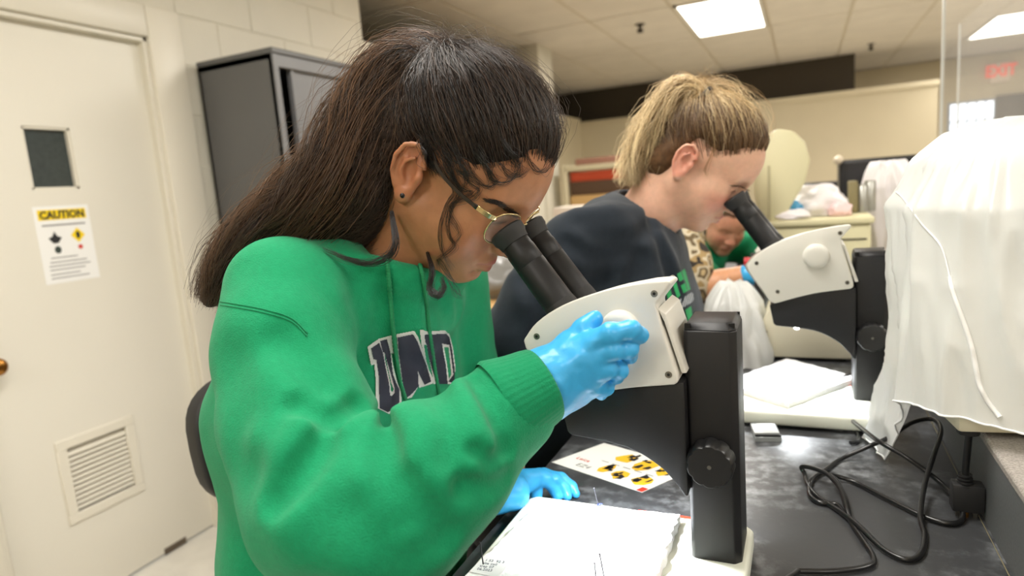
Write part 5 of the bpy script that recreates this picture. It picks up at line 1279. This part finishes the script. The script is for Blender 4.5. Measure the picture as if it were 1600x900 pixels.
ct = rg.random(150)[tail.cid]; cs = lerpc(lin(36, 25, 19), lin(128, 94, 66), np.clip(ct**1.6*.75+.3*rg.random(N)-.05, 0, 1))
strands('tail_strands', pw_, rg.uniform(.00028, .00050, N), cs, M_hair, hair1)
N = 2800
pw_, rho = tail(BK1, [.032, .048, .055, .048, .032], N, 13, rg, wave=.006, freq=(1, 2), lmin=.6, fray=.8, clumps=110)
strands('nape_strands', push_out(pw_, hairmass1), rg.uniform(.00022, .00042, N), lerpc(lin(26, 18, 15), lin(88, 64, 48), rg.random(110)[tail.cid]**1.5), M_hair, hair1)
# flyaways round the crown, frizz
N = 520; ro = scalp_roots(H1, N, HL1, rg); p = combed(H1, ro, TIE1, 12, rg, lift=.018, wav=.006, spread=.012)
strands('flyaway_strands', to_world(H1, p), .00013, lerpc(lin(40, 30, 24), lin(90, 70, 54), rg.random(N)), M_hair, hair1)
N = 380; pw_, rho = tail(SP1, [r*1.35+.004 for r in RD1], N, 20, rg, wave=.013, freq=(1.5, 3.5), lmin=.4, fray=1.8)
strands('flyaway_strands', pw_, .00013, lerpc(lin(60, 44, 34), lin(120, 92, 68), rg.random(N)), M_hair, hair1)
# loose curls in front of the ear and over the temple, laid on the face
def face_strands(px_paths, n, jit, r, col, off, rng, K=26, seedn='loose_curls', fld=None, parent=None):
    E_ = []
    for pl in px_paths:
        c = catmull([q+(0,) for q in pl], 8)[:, :2]; s = np.linspace(0, len(c)-1.001, K); i = s.astype(int); f = (s-i)[:, None]; c = c[i]*(1-f)+c[i+1]*f
        for _ in range(n): E_.append(c+smooth_noise(1, K, jit, 4, rng)[0, :, :2])
    E_ = np.array(E_); w3, ok = trace(fld or body1_hi, E_[..., 0].ravel(), E_[..., 1].ravel(), t0=.55, t1=1.5)
    dr = np.stack([(E_[..., 0]-800)/FPX, (E_[..., 1]-450)/FPX, np.ones(E_.shape[:2])], -1)@RW.T; dr /= np.linalg.norm(dr, axis=-1, keepdims=True)
    dd = np.linalg.norm(w3-CAM, axis=1).reshape(E_.shape[:2]); ok = ok.reshape(dd.shape); P_ = []
    for k in range(len(E_)):
        if not ok[k].any(): continue
        d_ = np.interp(np.arange(K), np.flatnonzero(ok[k]), dd[k][ok[k]])-off*rng.uniform(.5, 1.5); P_.append(CAM+dr[k]*d_[:, None])
    return strands(seedn, np.array(P_), r, np.tile(np.array(col[:3]), (len(P_), 1)), M_hair, parent)
CUR = [[(700, 262), (712, 285), (718, 305), (706, 325), (700, 350), (704, 372), (712, 385), (700, 398), (686, 405), (684, 420)], [(705, 268), (722, 295), (738, 300), (722, 312), (708, 318), (702, 335), (712, 352), (718, 368), (708, 380)],
       [(690, 255), (702, 280), (712, 300), (700, 318), (690, 345), (688, 375), (694, 400), (706, 420)], [(715, 265), (735, 285), (748, 296), (738, 310), (724, 308)], [(760, 262), (770, 280), (790, 285), (806, 272), (815, 258)], [(735, 262), (745, 282), (766, 292), (778, 280)],
       [(780, 255), (795, 272), (812, 275), (826, 262)], [(725, 260), (728, 285), (718, 300)], [(820, 240), (835, 262), (850, 268), (862, 255)]]
face_strands(CUR, 14, 3.2, .00020, lin(30, 22, 18), .004, rg, parent=hair1)
face_strands([[(664, 212), (668, 235), (676, 255), (690, 272)], [(655, 200), (662, 225), (668, 250), (680, 270)], [(672, 205), (690, 232), (702, 262), (712, 290)], [(690, 200), (708, 235), (722, 262), (735, 275)], [(720, 200), (745, 235), (762, 262), (770, 285)], [(760, 190), (790, 225), (805, 250), (812, 266)]], 40, 5., .00026, lin(24, 18, 15), .006, rg, parent=hair1, seedn='temple_strands')
# eyebrow and lashes
brow = []
for k in range(170):
    t = rg.random(); bx, by = np.interp(t, [0, .45, 1], [757, 779, 806]), np.interp(t, [0, .45, 1], [313, 317, 337])
    wd = np.interp(t, [0, .6, 1], [2.0, 4.2, 4.0]); bx += rg.normal()*1.5; by += rg.uniform(-wd, wd)
    brow.append([(bx+6, by+2+rg.normal()), (bx+2, by+.3), (bx-5, by-2.5+rg.normal())])
face_strands([b_[:] for b_ in brow], 1, .3, .00022, lin(26, 18, 15), .0012, rg, K=6, seedn='eyebrow', parent=person1)
# the lock hanging under the chin, and strands over the collar
LK = [[ony(*q_) for q_ in w_] for w_ in ([(668, 395, .64), (676, 425, .62), (672, 450, .61), (684, 462, .605), (694, 450, .61), (690, 432, .615)], [(612, 330, .625), (618, 380, .60), (605, 402, .59), (575, 412, .58), (540, 405, .57), (505, 388, .565)], [(685, 405, .64), (700, 430, .62), (712, 455, .61), (722, 468, .605)])]
for w_, n_ in zip(LK, (60, 55, 14)):
    P_, _ = tail(w_, [.002, .004, .004, .003, .0025, .001], n_, 24, rg, wave=.0015, freq=(1, 2), lmin=.8, fray=.25); strands('hair_lock', P_, .00024, lerpc(lin(20, 15, 13), lin(44, 32, 26), rg.random(n_)), M_hair, hair1)
# ================================================================ the blonde woman in the navy shirt
H2 = Head((-.183, 1.27, 1.372), (.755, 0, -.656), (.656, 0, .755), .99, chin=.004)
neck2 = [(H2.w(-.03, 0, -.03), .055), (np.array([-.262, 1.27, 1.296]), .056), (np.array([-.315, 1.27, 1.235]), .068)]
def body2_hi(P): return smin(H2.field(P), D_chain(P, neck2, .02), .028)
va, qa = nets(body2_hi, (-.42, 1.16, 1.19), (-.03, 1.38, 1.50), .0027)
ca_ = H2.tint(va, lin(214, 170, 146), lin(192, 112, 108), lin(214, 128, 112), 1.3)
armA = [(np.array([-.36, 1.10, 1.225]), .045), (np.array([-.475, 1.055, 1.06]), .040), (np.array([-.33, 1.10, 1.0]), .034), (np.array([-.27, 1.12, .995]), .026)]
armB = [(np.array([-.36, 1.44, 1.22]), .045), (np.array([-.40, 1.50, 1.02]), .040), (np.array([-.31, 1.42, .955]), .026)]
legA = [(np.array([-.60, 1.19, .66]), .075), (np.array([-.30, 1.17, .63]), .055), (np.array([-.36, 1.17, .18]), .04), (np.array([-.30, 1.17, .09]), .035)]
legB = [(np.array([-.60, 1.35, .66]), .075), (np.array([-.30, 1.38, .63]), .055), (np.array([-.36, 1.38, .18]), .04), (np.array([-.30, 1.38, .09]), .035)]
def mini_hand(w, d, n, s=1.):
    """simple relaxed five-finger hand: wrist point, finger direction, palm normal"""
    w = np.array(w, float); d = _n(d); n = _n(np.array(n)-d*np.dot(n, d)); a = np.cross(d, n); palm = []; fg = []
    for k, o in enumerate((-.027, -.009, .009, .026)):
        m_ = w+d*.085*s+a*o*s; palm.append((w+d*.015*s+a*o*.6*s, m_, .016*s, .0115*s)); L_ = (.032, .037, .035, .028)[k]*s
        fg.append([(m_, .0098*s), (m_+d*L_*1.2+n*.006, .0088*s), (m_+d*L_*2.0+n*.022, .008*s), (m_+d*L_*2.4+n*.04, .007*s)])
    fg.append([(w+d*.03*s-a*.022*s, .014*s), (w+d*.06*s-a*.045*s+n*.015, .0105*s), (w+d*.09*s-a*.05*s+n*.03, .008*s)]); return palm, fg
h2p, h2f = mini_hand((-.27, 1.12, .995), (.9, .2, -.2), (0, .4, -.9)); h2q, h2g = mini_hand((-.31, 1.42, .955), (.95, -.1, -.15), (0, 0, -1))
def core2(P):
    d = D_chain(P, [(np.array([-.58, 1.27, .70]), .10), (np.array([-.47, 1.27, 1.0]), .085), (np.array([-.38, 1.27, 1.17]), .07), (np.array([-.29, 1.27, 1.26]), .06)], .05)
    for ch in (armA, armB, legA, legB): d = smin(d, D_chain(P, ch, .02), .03)
    for pl, fg in ((h2p, h2f), (h2q, h2g)): d = smin(d, blend_hand(P, fg[4][:2], pl, fg), .012)
    return d
vb, qb = nets(core2, (-.80, .95, .02), (.04, 1.60, 1.36), .008)
person2 = np_mesh('person', np.vstack([va, vb]), np.vstack([qa, qb+len(va)]), M_skin, colors=np.vstack([ca_, np.tile(np.array(lin(214, 170, 146)[:3]), (len(vb), 1))]))
tag(person2, 'person in a dark navy shirt bending over the far microscope', 'person')
M_navy = mat('navy_cotton', lin(25, 33, 42), .85, noise=.1, nscale=120, bump=.35, bscale=600, bdist=.0008, spec=.25, sheen=.1)
TB = [(np.array([-.58, 1.27, .62]), .14), (np.array([-.52, 1.27, .86]), .13), (np.array([-.352, 1.27, 1.08]), .146), (np.array([-.330, 1.27, 1.19]), .108)]
SA = [(np.array([-.372, 1.105, 1.235]), .072), (np.array([-.43, 1.07, 1.15]), .074), (np.array([-.475, 1.055, 1.07]), .072), (np.array([-.40, 1.075, 1.02]), .058)]
SB = [(np.array([-.36, 1.44, 1.22]), .070), (np.array([-.39, 1.49, 1.08]), .066), (np.array([-.38, 1.49, 1.0]), .06)]
def shirt2_base(P):
    d = None
    for s in (-1, 1):
        q = D_chain(P, [(p_+Y*s*(.075 if i < 3 else .065), r) for i, (p_, r) in enumerate(TB)], .05); d = q if d is None else smin(d, q, .1)
    d = smin(d, D_cap(P, (-.345, 1.13, 1.245), (-.345, 1.41, 1.24), .068), .05)
    d = smin(d, D_cap(P, (-.335, 1.20, 1.272), (-.335, 1.34, 1.272), .045), .04)
    d = smin(d, D_chain(P, SA, .03), .018); return smin(d, D_chain(P, SB, .03), .018)
F2 = []
for pl, a, w in [([(905, 350), (930, 370), (985, 375), (1010, 360)], .005, .012), ([(885, 380), (930, 400), (980, 395)], .006, .012), ([(868, 420), (900, 440), (945, 440)], .006, .012), ([(1000, 400), (990, 440), (960, 480)], .008, .012), ([(1010, 330), (1030, 380), (1045, 430)], .006, .010), ([(1030, 370), (1050, 410), (1062, 450)], -.005, .012), ([(820, 440), (850, 480), (840, 540)], .006, .014), ([(900, 330), (960, 330), (1000, 330)], -.004, .014)]:
    xy = catmull([p_+(0,) for p_ in pl], 3); P3, ok = trace(shirt2_base, xy[:, 0], xy[:, 1], t0=.5)
    if ok.sum() > 1: F2.append((P3[ok], a, w))
def shirt2(P):
    d = shirt2_base(P)
    for fw in F2: crease(P, d, *fw)
    d = d+(vnoise(P*np.array([16, 16, 12], np.float32), 5)-.5)*.012+(vnoise(P*40, 6)-.5)*.003
    d = smax(d, .66-P[:, 2], .01)
    hole = D_chain(P, [(H2.w(-.0, 0, -.03), .062), (np.array([-.255, 1.27, 1.305]), .066), (np.array([-.30, 1.27, 1.268]), .066)], .01); return smax(d, -hole, .008)
sv, sq = nets(shirt2, (-.80, .93, .62), (-.18, 1.62, 1.36), .0056); sv = laplace(sv, sq, 1, .4)
shirt = np_mesh('shirt', sv, sq, M_navy, person2)
# printed letters on the shirt front
gx, gy = np.meshgrid(np.arange(1030, 1100, 1.), np.arange(395, 520, 1.), indexing='ij'); nxg, nyg = gx.shape
Pw, okw = trace(shirt2, gx.ravel(), gy.ravel(), t0=.5, off=.0022)
ii = np.arange(nxg*nyg).reshape(nxg, nyg); QF = np.stack([ii[:-1, :-1], ii[1:, :-1], ii[1:, 1:], ii[:-1, 1:]], -1).reshape(-1, 4); okf = okw[QF].all(1)
okf &= (np.ptp(np.linalg.norm(Pw[QF]-CAM, axis=2), axis=1) < .02)
fx = gx.ravel()[QF].mean(1); fy = gy.ravel()[QF].mean(1)
M_pg = mat('print_green', lin(30, 150, 84), .7); M_pw = mat('print_greywhite', lin(186, 190, 194), .7)
SH = [[(1050, 440), (1055, 436), (1063, 462), (1058, 466)], [(1058, 428), (1070, 420), (1079, 452), (1068, 458), (1064, 446), (1071, 442), (1069, 436), (1062, 440)], [(1046, 500), (1060, 490), (1063, 510), (1050, 516)], [(1062, 490), (1068, 486), (1074, 508), (1067, 512)], [(1071, 484), (1080, 478), (1083, 502), (1076, 506)], [(1040, 452), (1046, 447), (1053, 472), (1046, 476)]]
for poly in SH:
    mk = inpoly(fx, fy, poly) & okf
    if mk.sum() > 4: np_mesh('print_letter', Pw, QF[mk], M_pg, shirt)
band = [(1040, 482), (1082, 456), (1085, 470), (1042, 496)]; mk = inpoly(fx, fy, band) & okf & (np.sin(fx*1.9+fy*.6) > -.35) & (np.sin(fx*.35+fy*.15+1) > -.93)
if mk.sum() > 4: np_mesh('print_band', Pw, QF[mk], M_pw, shirt)
for o in [c for c in shirt.children]:
    bm = bmesh.new(); bm.from_mesh(o.data); bmesh.ops.delete(bm, geom=[v for v in bm.verts if not v.link_faces], context='VERTS'); bm.to_mesh(o.data); bm.free()
def trous2(P):
    d = None
    for ch in (legA, legB):
        q = D_chain(P, [(p_, r+.02) for p_, r in ch[:3]], .03); d = q if d is None else smin(d, q, .03)
    d = smin(d, D_cap(P, (-.58, 1.19, .69), (-.58, 1.35, .69), .135), .04); return smax(d+(vnoise(P*16, 3)-.5)*.012, P[:, 2]-.82, .01)
tv, tq = nets(trous2, (-.80, 1.0, .10), (-.16, 1.56, .86), .011); np_mesh('trousers', tv, tq, M_trous, person2)
for yy in (1.17, 1.38):
    sv, sq = nets(lambda P: smax(smin(D_ell(P, (-.25, yy, .05), (.13, .045, .045)), D_cap(P, (-.35, yy, .06), (-.36, yy, .13), .045), .03), -P[:, 2]+.002, .01), (-.45, yy-.08, -.02), (-.09, yy+.08, .2), .008)
    np_mesh('shoe', sv, sq, mat('shoe_grey', lin(90, 90, 95), .6), person2)
# blonde hair
rg = np.random.default_rng(11)
HL2 = ([-.13, -.095, -.05, -.030, -.018, .03, .05, .072, .085, .1], [-.05, -.066, -.062, -.035, .024, .022, .034, .060, .076, .085])
TIE2 = (-.072, 0, .112)
def hairmass2(P):
    q = H2.local(P); d = D_ell(q, (.002, 0, .043), (.1015, .0785, .0880)); d = smin(d, D_ell(q, (.040, 0, .040), (.0600, .0655, .0640)), .02)
    g = np.interp(q[:, 0], *HL2).astype(np.float32)+.008-q[:, 2]; d = d+.007*np.clip(1+g/.035, 0, 1); d = smax(d, g*.7, .010); d = smin(d, D_ell(q, (-.047, 0, -.022), (.041, .0680, .058)), .02)*H2.sc
    d = smin(d, D_chain(P, [(p_, r*.6) for p_, r in list(zip(SP2, RD2))[:6]], .02), .015); return d+(vnoise(P*90, 3)-.5)*.004
SP2 = [ony(*p_) for p_ in [(1097, 158, 1.255), (1083, 143, 1.25), (1062, 143, 1.245), (1038, 168, 1.24), (1016, 205, 1.235), (1001, 236, 1.23), (991, 262, 1.225), (986, 286, 1.22)]]
RD2 = [.010, .015, .017, .018, .020, .022, .023, .022]
mv, mq = nets(hairmass2, (-.40, 1.13, 1.20), (-.02, 1.40, 1.60), .0045)
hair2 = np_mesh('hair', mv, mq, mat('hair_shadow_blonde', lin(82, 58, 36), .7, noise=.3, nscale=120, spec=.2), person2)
N = 2400; ro = scalp_roots(H2, N, HL2, rg); p = combed(H2, ro, TIE2, 12, rg, lift=.007, wav=.0026, spread=.006)
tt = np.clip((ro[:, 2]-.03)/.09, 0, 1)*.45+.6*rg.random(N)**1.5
cA = lerpc(lin(70, 48, 30), lin(120, 88, 54), rg.random(N)); cB = lerpc(lin(104, 74, 44), lin(248, 220, 166), np.clip(tt*1.4-.05, 0, 1)); gr_ = np.clip((np.linspace(0, 1, 12)[None]-.05-.25*rg.random((N, 1)))/.4, 0, 1)[..., None]  # hairline shadow painted into the roots as darker brown, blonde further along
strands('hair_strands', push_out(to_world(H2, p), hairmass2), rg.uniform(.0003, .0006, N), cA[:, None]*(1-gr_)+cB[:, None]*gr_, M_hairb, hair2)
N = 2200; pw_, rho = tail(SP2, RD2, N, 14, rg, wave=.008, freq=(.8, 1.6), lmin=.45, fray=1.6, clumps=60)
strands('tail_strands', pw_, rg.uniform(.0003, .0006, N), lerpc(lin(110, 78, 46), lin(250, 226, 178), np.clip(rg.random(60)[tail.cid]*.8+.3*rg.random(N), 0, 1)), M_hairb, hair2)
tie_c = SP2[0]*.75+SP2[1]*.25; td = _n(SP2[1]-SP2[0]); ta = _n(np.cross(td, Y)); tb = np.cross(td, ta)
MB().tube([tie_c+(ta*math.cos(t)+tb*math.sin(t))*.0225 for t in np.linspace(0, 2*math.pi, 24)], .0065, 8).build('hair_tie', M_rub, person2, ang=80)
fb2 = []
for k in range(60):
    t = rg.random(); bx = np.interp(t, [0, 1], [1142, 1172]); by = np.interp(t, [0, .5, 1], [290, 291, 299]); fb2.append([(bx+3, by+1+rg.normal()), (bx, by), (bx-3, by-1)])
_k = M_hair; face_strands(fb2, 1, .2, .0004, lin(120, 86, 58), .002, rg, K=5, seedn='eyebrow', fld=body2_hi, parent=person2)

N = 260; ro = scalp_roots(H2, N, HL2, rg); p = combed(H2, ro, TIE2, 10, rg, lift=.020, wav=.006, spread=.014)
strands('flyaway_strands', to_world(H2, p), .0002, lerpc(lin(170, 130, 84), lin(248, 226, 180), rg.random(N)), M_hairb, hair2)
N = 240; pw_, rho = tail(SP2, [r*1.3 for r in RD2], N, 12, rg, wave=.012, freq=(1, 2), lmin=.4, fray=2.5)
strands('flyaway_strands', pw_, .00025, lerpc(lin(190, 150, 100), lin(252, 234, 194), rg.random(N)), M_hairb, hair2)
_mh = M_hair; M_hair = M_hairb
face_strands([[(1120, 225), (1112, 245), (1104, 262), (1102, 275)]], 7, 2.5, .0003, lin(150, 112, 70), .004, rg, K=10, seedn='wispy_strands', fld=body2_hi, parent=hair2)
M_hair = _mh
# ================================================================ two people further down the bench
def simple_person(label, H, core, skin, tops, hairc, hl, M_top, top_f, lo, hi, extra_skin=None):
    nk = [(H.w(-.03, 0, -.03), .055), (H.w(-.07, 0, -.13), .06)]
    a, b = nets(lambda P: smin(H.field(P), D_chain(P, nk, .02), .028), H.E-.19, H.E+.19, .0048)
    c, d = nets(core, lo, hi, .013)
    col = H.tint(a, skin, lin(186, 104, 100), lin(206, 120, 104)); p = np_mesh('person', np.vstack([a, c]), np.vstack([b, d+len(a)]), M_skin, colors=np.vstack([col, np.tile(np.array(skin[:3]), (len(c), 1))]))
    tag(p, label, 'person')
    v, q = nets(top_f, lo, hi, .010); t = np_mesh('top', v, q, M_top, p)
    def hm(P):
        q_ = H.local(P); e = D_ell(q_, (.0, 0, .047), (.103, .081, .089)); g = np.interp(q_[:, 0], *hl).astype(np.float32)-q_[:, 2]; return (smax(e, g*.7, .012)+(vnoise(q_*60, 2)-.5)*.006)*H.sc
    v, q = nets(hm, H.E-.15, H.E+.16, .005); np_mesh('hair', v, q, hairc, p); return p
HLX = ([-.13, -.05, -.02, .03, .06, .1], [-.06, -.06, .02, .025, .06, .075])
# camouflage pattern cotton
M_camo = mat('camo_cotton', lin(150, 130, 96), .85)
nt = M_camo.node_tree; bs = nt.nodes['Principled BSDF']; tc = nt.nodes.new('ShaderNodeTexCoord'); vn = nt.nodes.new('ShaderNodeTexNoise'); vn.inputs['Scale'].default_value = 24; vn.inputs['Detail'].default_value = 1
cr = nt.nodes.new('ShaderNodeValToRGB'); cr.color_ramp.interpolation = 'CONSTANT'
cr.color_ramp.elements[0].color = lin(52, 46, 40); cr.color_ramp.elements[1].position = .42; cr.color_ramp.elements[1].color = lin(166, 140, 96)
for pos, c_ in ((.50, lin(204, 192, 166)), (.57, lin(108, 92, 66)), (.64, lin(196, 172, 128))): e_ = cr.color_ramp.elements.new(pos); e_.color = c_
nt.links.new(tc.outputs['Object'], vn.inputs['Vector']); nt.links.new(vn.outputs['Fac'], cr.inputs[0]); nt.links.new(cr.outputs[0], bs.inputs['Base Color'])
H4 = Head((-.27, 2.02, 1.39), (.80, 0, -.60), (.60, 0, .80), 1.0)
arC = [(np.array([-.34, 1.86, 1.20]), .048), (ony(1078, 452, 1.85), .043), (ony(1120, 446, 1.85), .040), (ony(1172, 428, 1.86), .026)]
hCp, hCf = mini_hand(ony(1172, 428, 1.86), (.95, .1, .2), (0, .6, -.8))
core4 = lambda P: smin(smin(D_chain(P, [(np.array([-.60, 2.02, .70]), .10), (np.array([-.48, 2.02, 1.0]), .09), (np.array([-.36, 2.02, 1.22]), .07), (np.array([-.32, 2.02, 1.30]), .06)], .05), D_chain(P, arC, .02), .03), blend_hand(P, arC[2:], hCp, hCf), .01)
top4_b = lambda P: smin(smin(smin(D_chain(P, [(np.array([-.60, 1.95, .66]), .13), (np.array([-.47, 1.95, 1.02]), .125), (np.array([-.38, 1.95, 1.18]), .10)], .05), D_chain(P, [(np.array([-.60, 2.09, .66]), .13), (np.array([-.47, 2.09, 1.02]), .125), (np.array([-.38, 2.09, 1.18]), .10)], .05), .1), D_cap(P, (-.36, 1.88, 1.22), (-.36, 2.16, 1.22), .065), .04), D_chain(P, [(np.array([-.34, 1.87, 1.20]), .065), (ony(1076, 420, 1.85), .062), (ony(1082, 446, 1.85), .060)], .02), .02)
top4 = lambda P: top4_b(P)+(vnoise(P*22, 4)-.5)*.014
p4_ = simple_person('person in a camouflage shirt reaching forward behind the person in the navy shirt', H4, core4, lin(206, 150, 112), None, mat('dark_hair_plain', lin(60, 44, 34), .6, noise=.3, nscale=80), HLX, M_camo, top4, (-.80, 1.70, .50), (.02, 2.30, 1.36))
wb = ony(1168, 430, 1.855); 
lw, lq = nets(lambda P: blend_hand(P, [(wb, .0285), (ony(1176, 427, 1.86), .027)], hCp, hCf)-.002, wb-np.array([.06, .09, .09]), wb+np.array([.22, .12, .12]), .005); np_mesh('glove', lw, lq, M_glove, p4_)
H3 = Head((-.285, 2.58, 1.165), (.42, -.72, -.50), (.25, -.25, .9), 1.0)
core3 = lambda P: smin(D_chain(P, [(np.array([-.70, 2.75, .70]), .10), (np.array([-.55, 2.72, .92]), .08), (np.array([-.38, 2.66, 1.06]), .06)], .05), D_chain(P, [(np.array([-.38, 2.45, 1.0]), .04), (np.array([-.30, 2.40, .95]), .04)], .02), .03)
top3 = lambda P: smin(smin(D_chain(P, [(np.array([-.70, 2.75, .66]), .16), (np.array([-.55, 2.72, .92]), .16), (np.array([-.40, 2.67, 1.02]), .12)], .08), D_chain(P, [(np.array([-.42, 2.48, 1.03]), .07), (np.array([-.34, 2.42, .97]), .062)], .03), .04), D_chain(P, [(np.array([-.36, 2.80, 1.06]), .075), (np.array([-.16, 2.75, 1.04]), .06), (np.array([-.10, 2.62, .98]), .05)], .03), .04)+(vnoise(P*20, 3)-.5)*.016
p3_ = simple_person('person in a green sweatshirt bending low far down the bench', H3, core3, lin(220, 160, 136), None, mat('brown_hair_plain', lin(92, 66, 46), .6, noise=.3, nscale=80), HLX, M_green, top3, (-.95, 2.28, .50), (.02, 3.0, 1.30))
# black instrument on the bench beyond them
kc = ony(1150, 400, 3.0); k9 = ony(1195, 335, 3.0); bc = empty('black_instrument', ((kc[0]+k9[0])/2, 3.1, ZB), 'black instrument case on the bench beyond the person in the green sweatshirt', 'instrument')
MB().box((kc[0], 3.0, ZB+.01), (k9[0]+.05, 3.25, k9[2])).build('body', mat('instrument_black', lin(30, 30, 32), .5), bc, bevel=.02, seg=3)
MB().box((kc[0]+.02, 3.02, ZB), (k9[0]+.03, 3.23, ZB+.012)).build('plinth', M_rub, bc, smooth=False)
# small bench things between the microscopes and the far people
k = onz(1138, 500, ZB); k = ony(1138, 495, 1.7); k = np.array([k[0], 1.7, ZB])
cup = MB().lathe(k, k+Z*.11, [(0, .030), (.05, .034), (.9, .036), (.97, .038), (1, .036)], 24).build('grey_beaker', mat('beaker_grey', lin(168, 168, 156), .5)); tag(cup, 'grey plastic beaker on the bench beyond the near microscope', 'beaker')
k2 = ony(1122, 450, 1.9); o = MB().box((k2[0]-.02, 1.88, ZB), (k2[0]+.025, 1.93, k2[2]+.008)).build('blue_bottle', mat('bottle_blue', lin(74, 140, 190), .4), bevel=.008); tag(o, 'small blue bottle behind the grey beaker', 'bottle')
k2 = ony(1186, 408, 1.75); fc = empty('forceps_stand', (k2[0], 1.75, ZB), 'black tool stand with red grip left of the far microscope head', 'tool')
MB().cyl((k2[0], 1.75, ZB), (k2[0], 1.75, k2[2]-.02), .012).build('post', M_rub, fc); MB().cyl((k2[0], 1.75, ZB), (k2[0], 1.75, ZB+.012), .035).build('base', M_rub, fc)
MB().cyl((k2[0]-.02, 1.75, k2[2]), (k2[0]+.03, 1.75, k2[2]), .022).build('clamp', M_rub, fc, bevel=.002); MB().cyl((k2[0]-.035, 1.74, k2[2]), (k2[0]-.018, 1.74, k2[2]), .012).build('red_grip', mat('grip_red', lin(190, 40, 48), .4), fc); MB().cyl((k2[0]-.0, 1.75, k2[2]+.02), (k2[0]+.01, 1.75, k2[2]+.034), .012).build('lamp_cap', M_white, fc)
k2 = ony(1105, 487, 1.6); o = MB().box((k2[0]-.03, 1.58, ZB), (k2[0]+.03, 1.66, ZB+.03)).build('tool_tray', mat('tray_dark', lin(60, 60, 62), .4), bevel=.005); tag(o, 'small dark tray behind the near microscope pillar', 'tray')
# ================================================================ chairs
M_vinyl = mat('black_vinyl', lin(30, 31, 36), .28, noise=.06, nscale=30, bump=.15, bscale=300)
def stool(cx0, cy0, zs, label, back=None):
    e = empty('lab_chair', (cx0, cy0, 0), label, 'chair', 'lab chairs')
    MB().lathe((cx0, cy0, zs-.07), (cx0, cy0, zs), [(0, .17), (.2, .20), (.75, .205), (.95, .19), (1, .15)], 40).build('seat', M_vinyl, e)
    MB().cyl((cx0, cy0, .08), (cx0, cy0, zs-.07), .025).build('post', M_steel, e)
    MB().tube([(cx0+.19*math.cos(a), cy0+.19*math.sin(a), .24) for a in np.linspace(0, 2*math.pi, 32)], .011).build('foot_ring', M_steel, e, ang=80)
    for k in range(5):
        a = k*2*math.pi/5+.3; MB().tube([(cx0, cy0, .10), (cx0+.26*math.cos(a), cy0+.26*math.sin(a), .05)], [.022, .016]).build('leg', M_rub, e); MB().cyl((cx0+.26*math.cos(a), cy0+.26*math.sin(a)-.012, .025), (cx0+.26*math.cos(a), cy0+.26*math.sin(a)+.012, .025), .025, n=16).build('caster', M_rub, e)
    if back:
        bc_, ang, w, h = back; n = np.array([math.cos(ang), math.sin(ang), 0.]); t = np.cross(Z, n); U2 = _n(Z-n*.12); v = []
        def pad(sx, sz, th0, th1, nm, m, bev):
            pts = []
            for k in range(40):
                a = 2*math.pi*k/40; c_, s_ = math.cos(a), math.sin(a); pts.append((sx*np.sign(c_)*abs(c_)**.55, sz*np.sign(s_)*abs(s_)**.62))
            mb = MB(); mb.prism(pts, bc_, t, U2, n, th0, th1); return mb.build(nm, m, e, bevel=bev, seg=4)
        pad(w, h, -.03, .012, 'back_shell', M_rub, .008); pad(w*.93, h*.92, .0, .045, 'back_pad', M_vinyl, .018)
        p_ = np.array(bc_)-n*.04; MB().tube(catmull([p_-U2*.02, p_-U2*h*1.2-n*.02, np.array([cx0, cy0, zs-.09])-n*.22, np.array([cx0, cy0, zs-.09])], 6), .016).build('back_bracket', M_rub, e, ang=80)
    return e
kb = onx(362, 690, -.90); stool(-.68, .74, .59, 'black vinyl lab chair under the person in the green hoodie', ((-.90, .905, .945), -.22, .20, .122))
stool(-.58, 1.27, .59, 'black round lab stool under the person in the navy shirt')
stool(-.62, 2.03, .59, 'black round lab stool under the person in camouflage'); stool(-.72, 2.76, .59, 'black round lab stool under the person in the green sweatshirt')
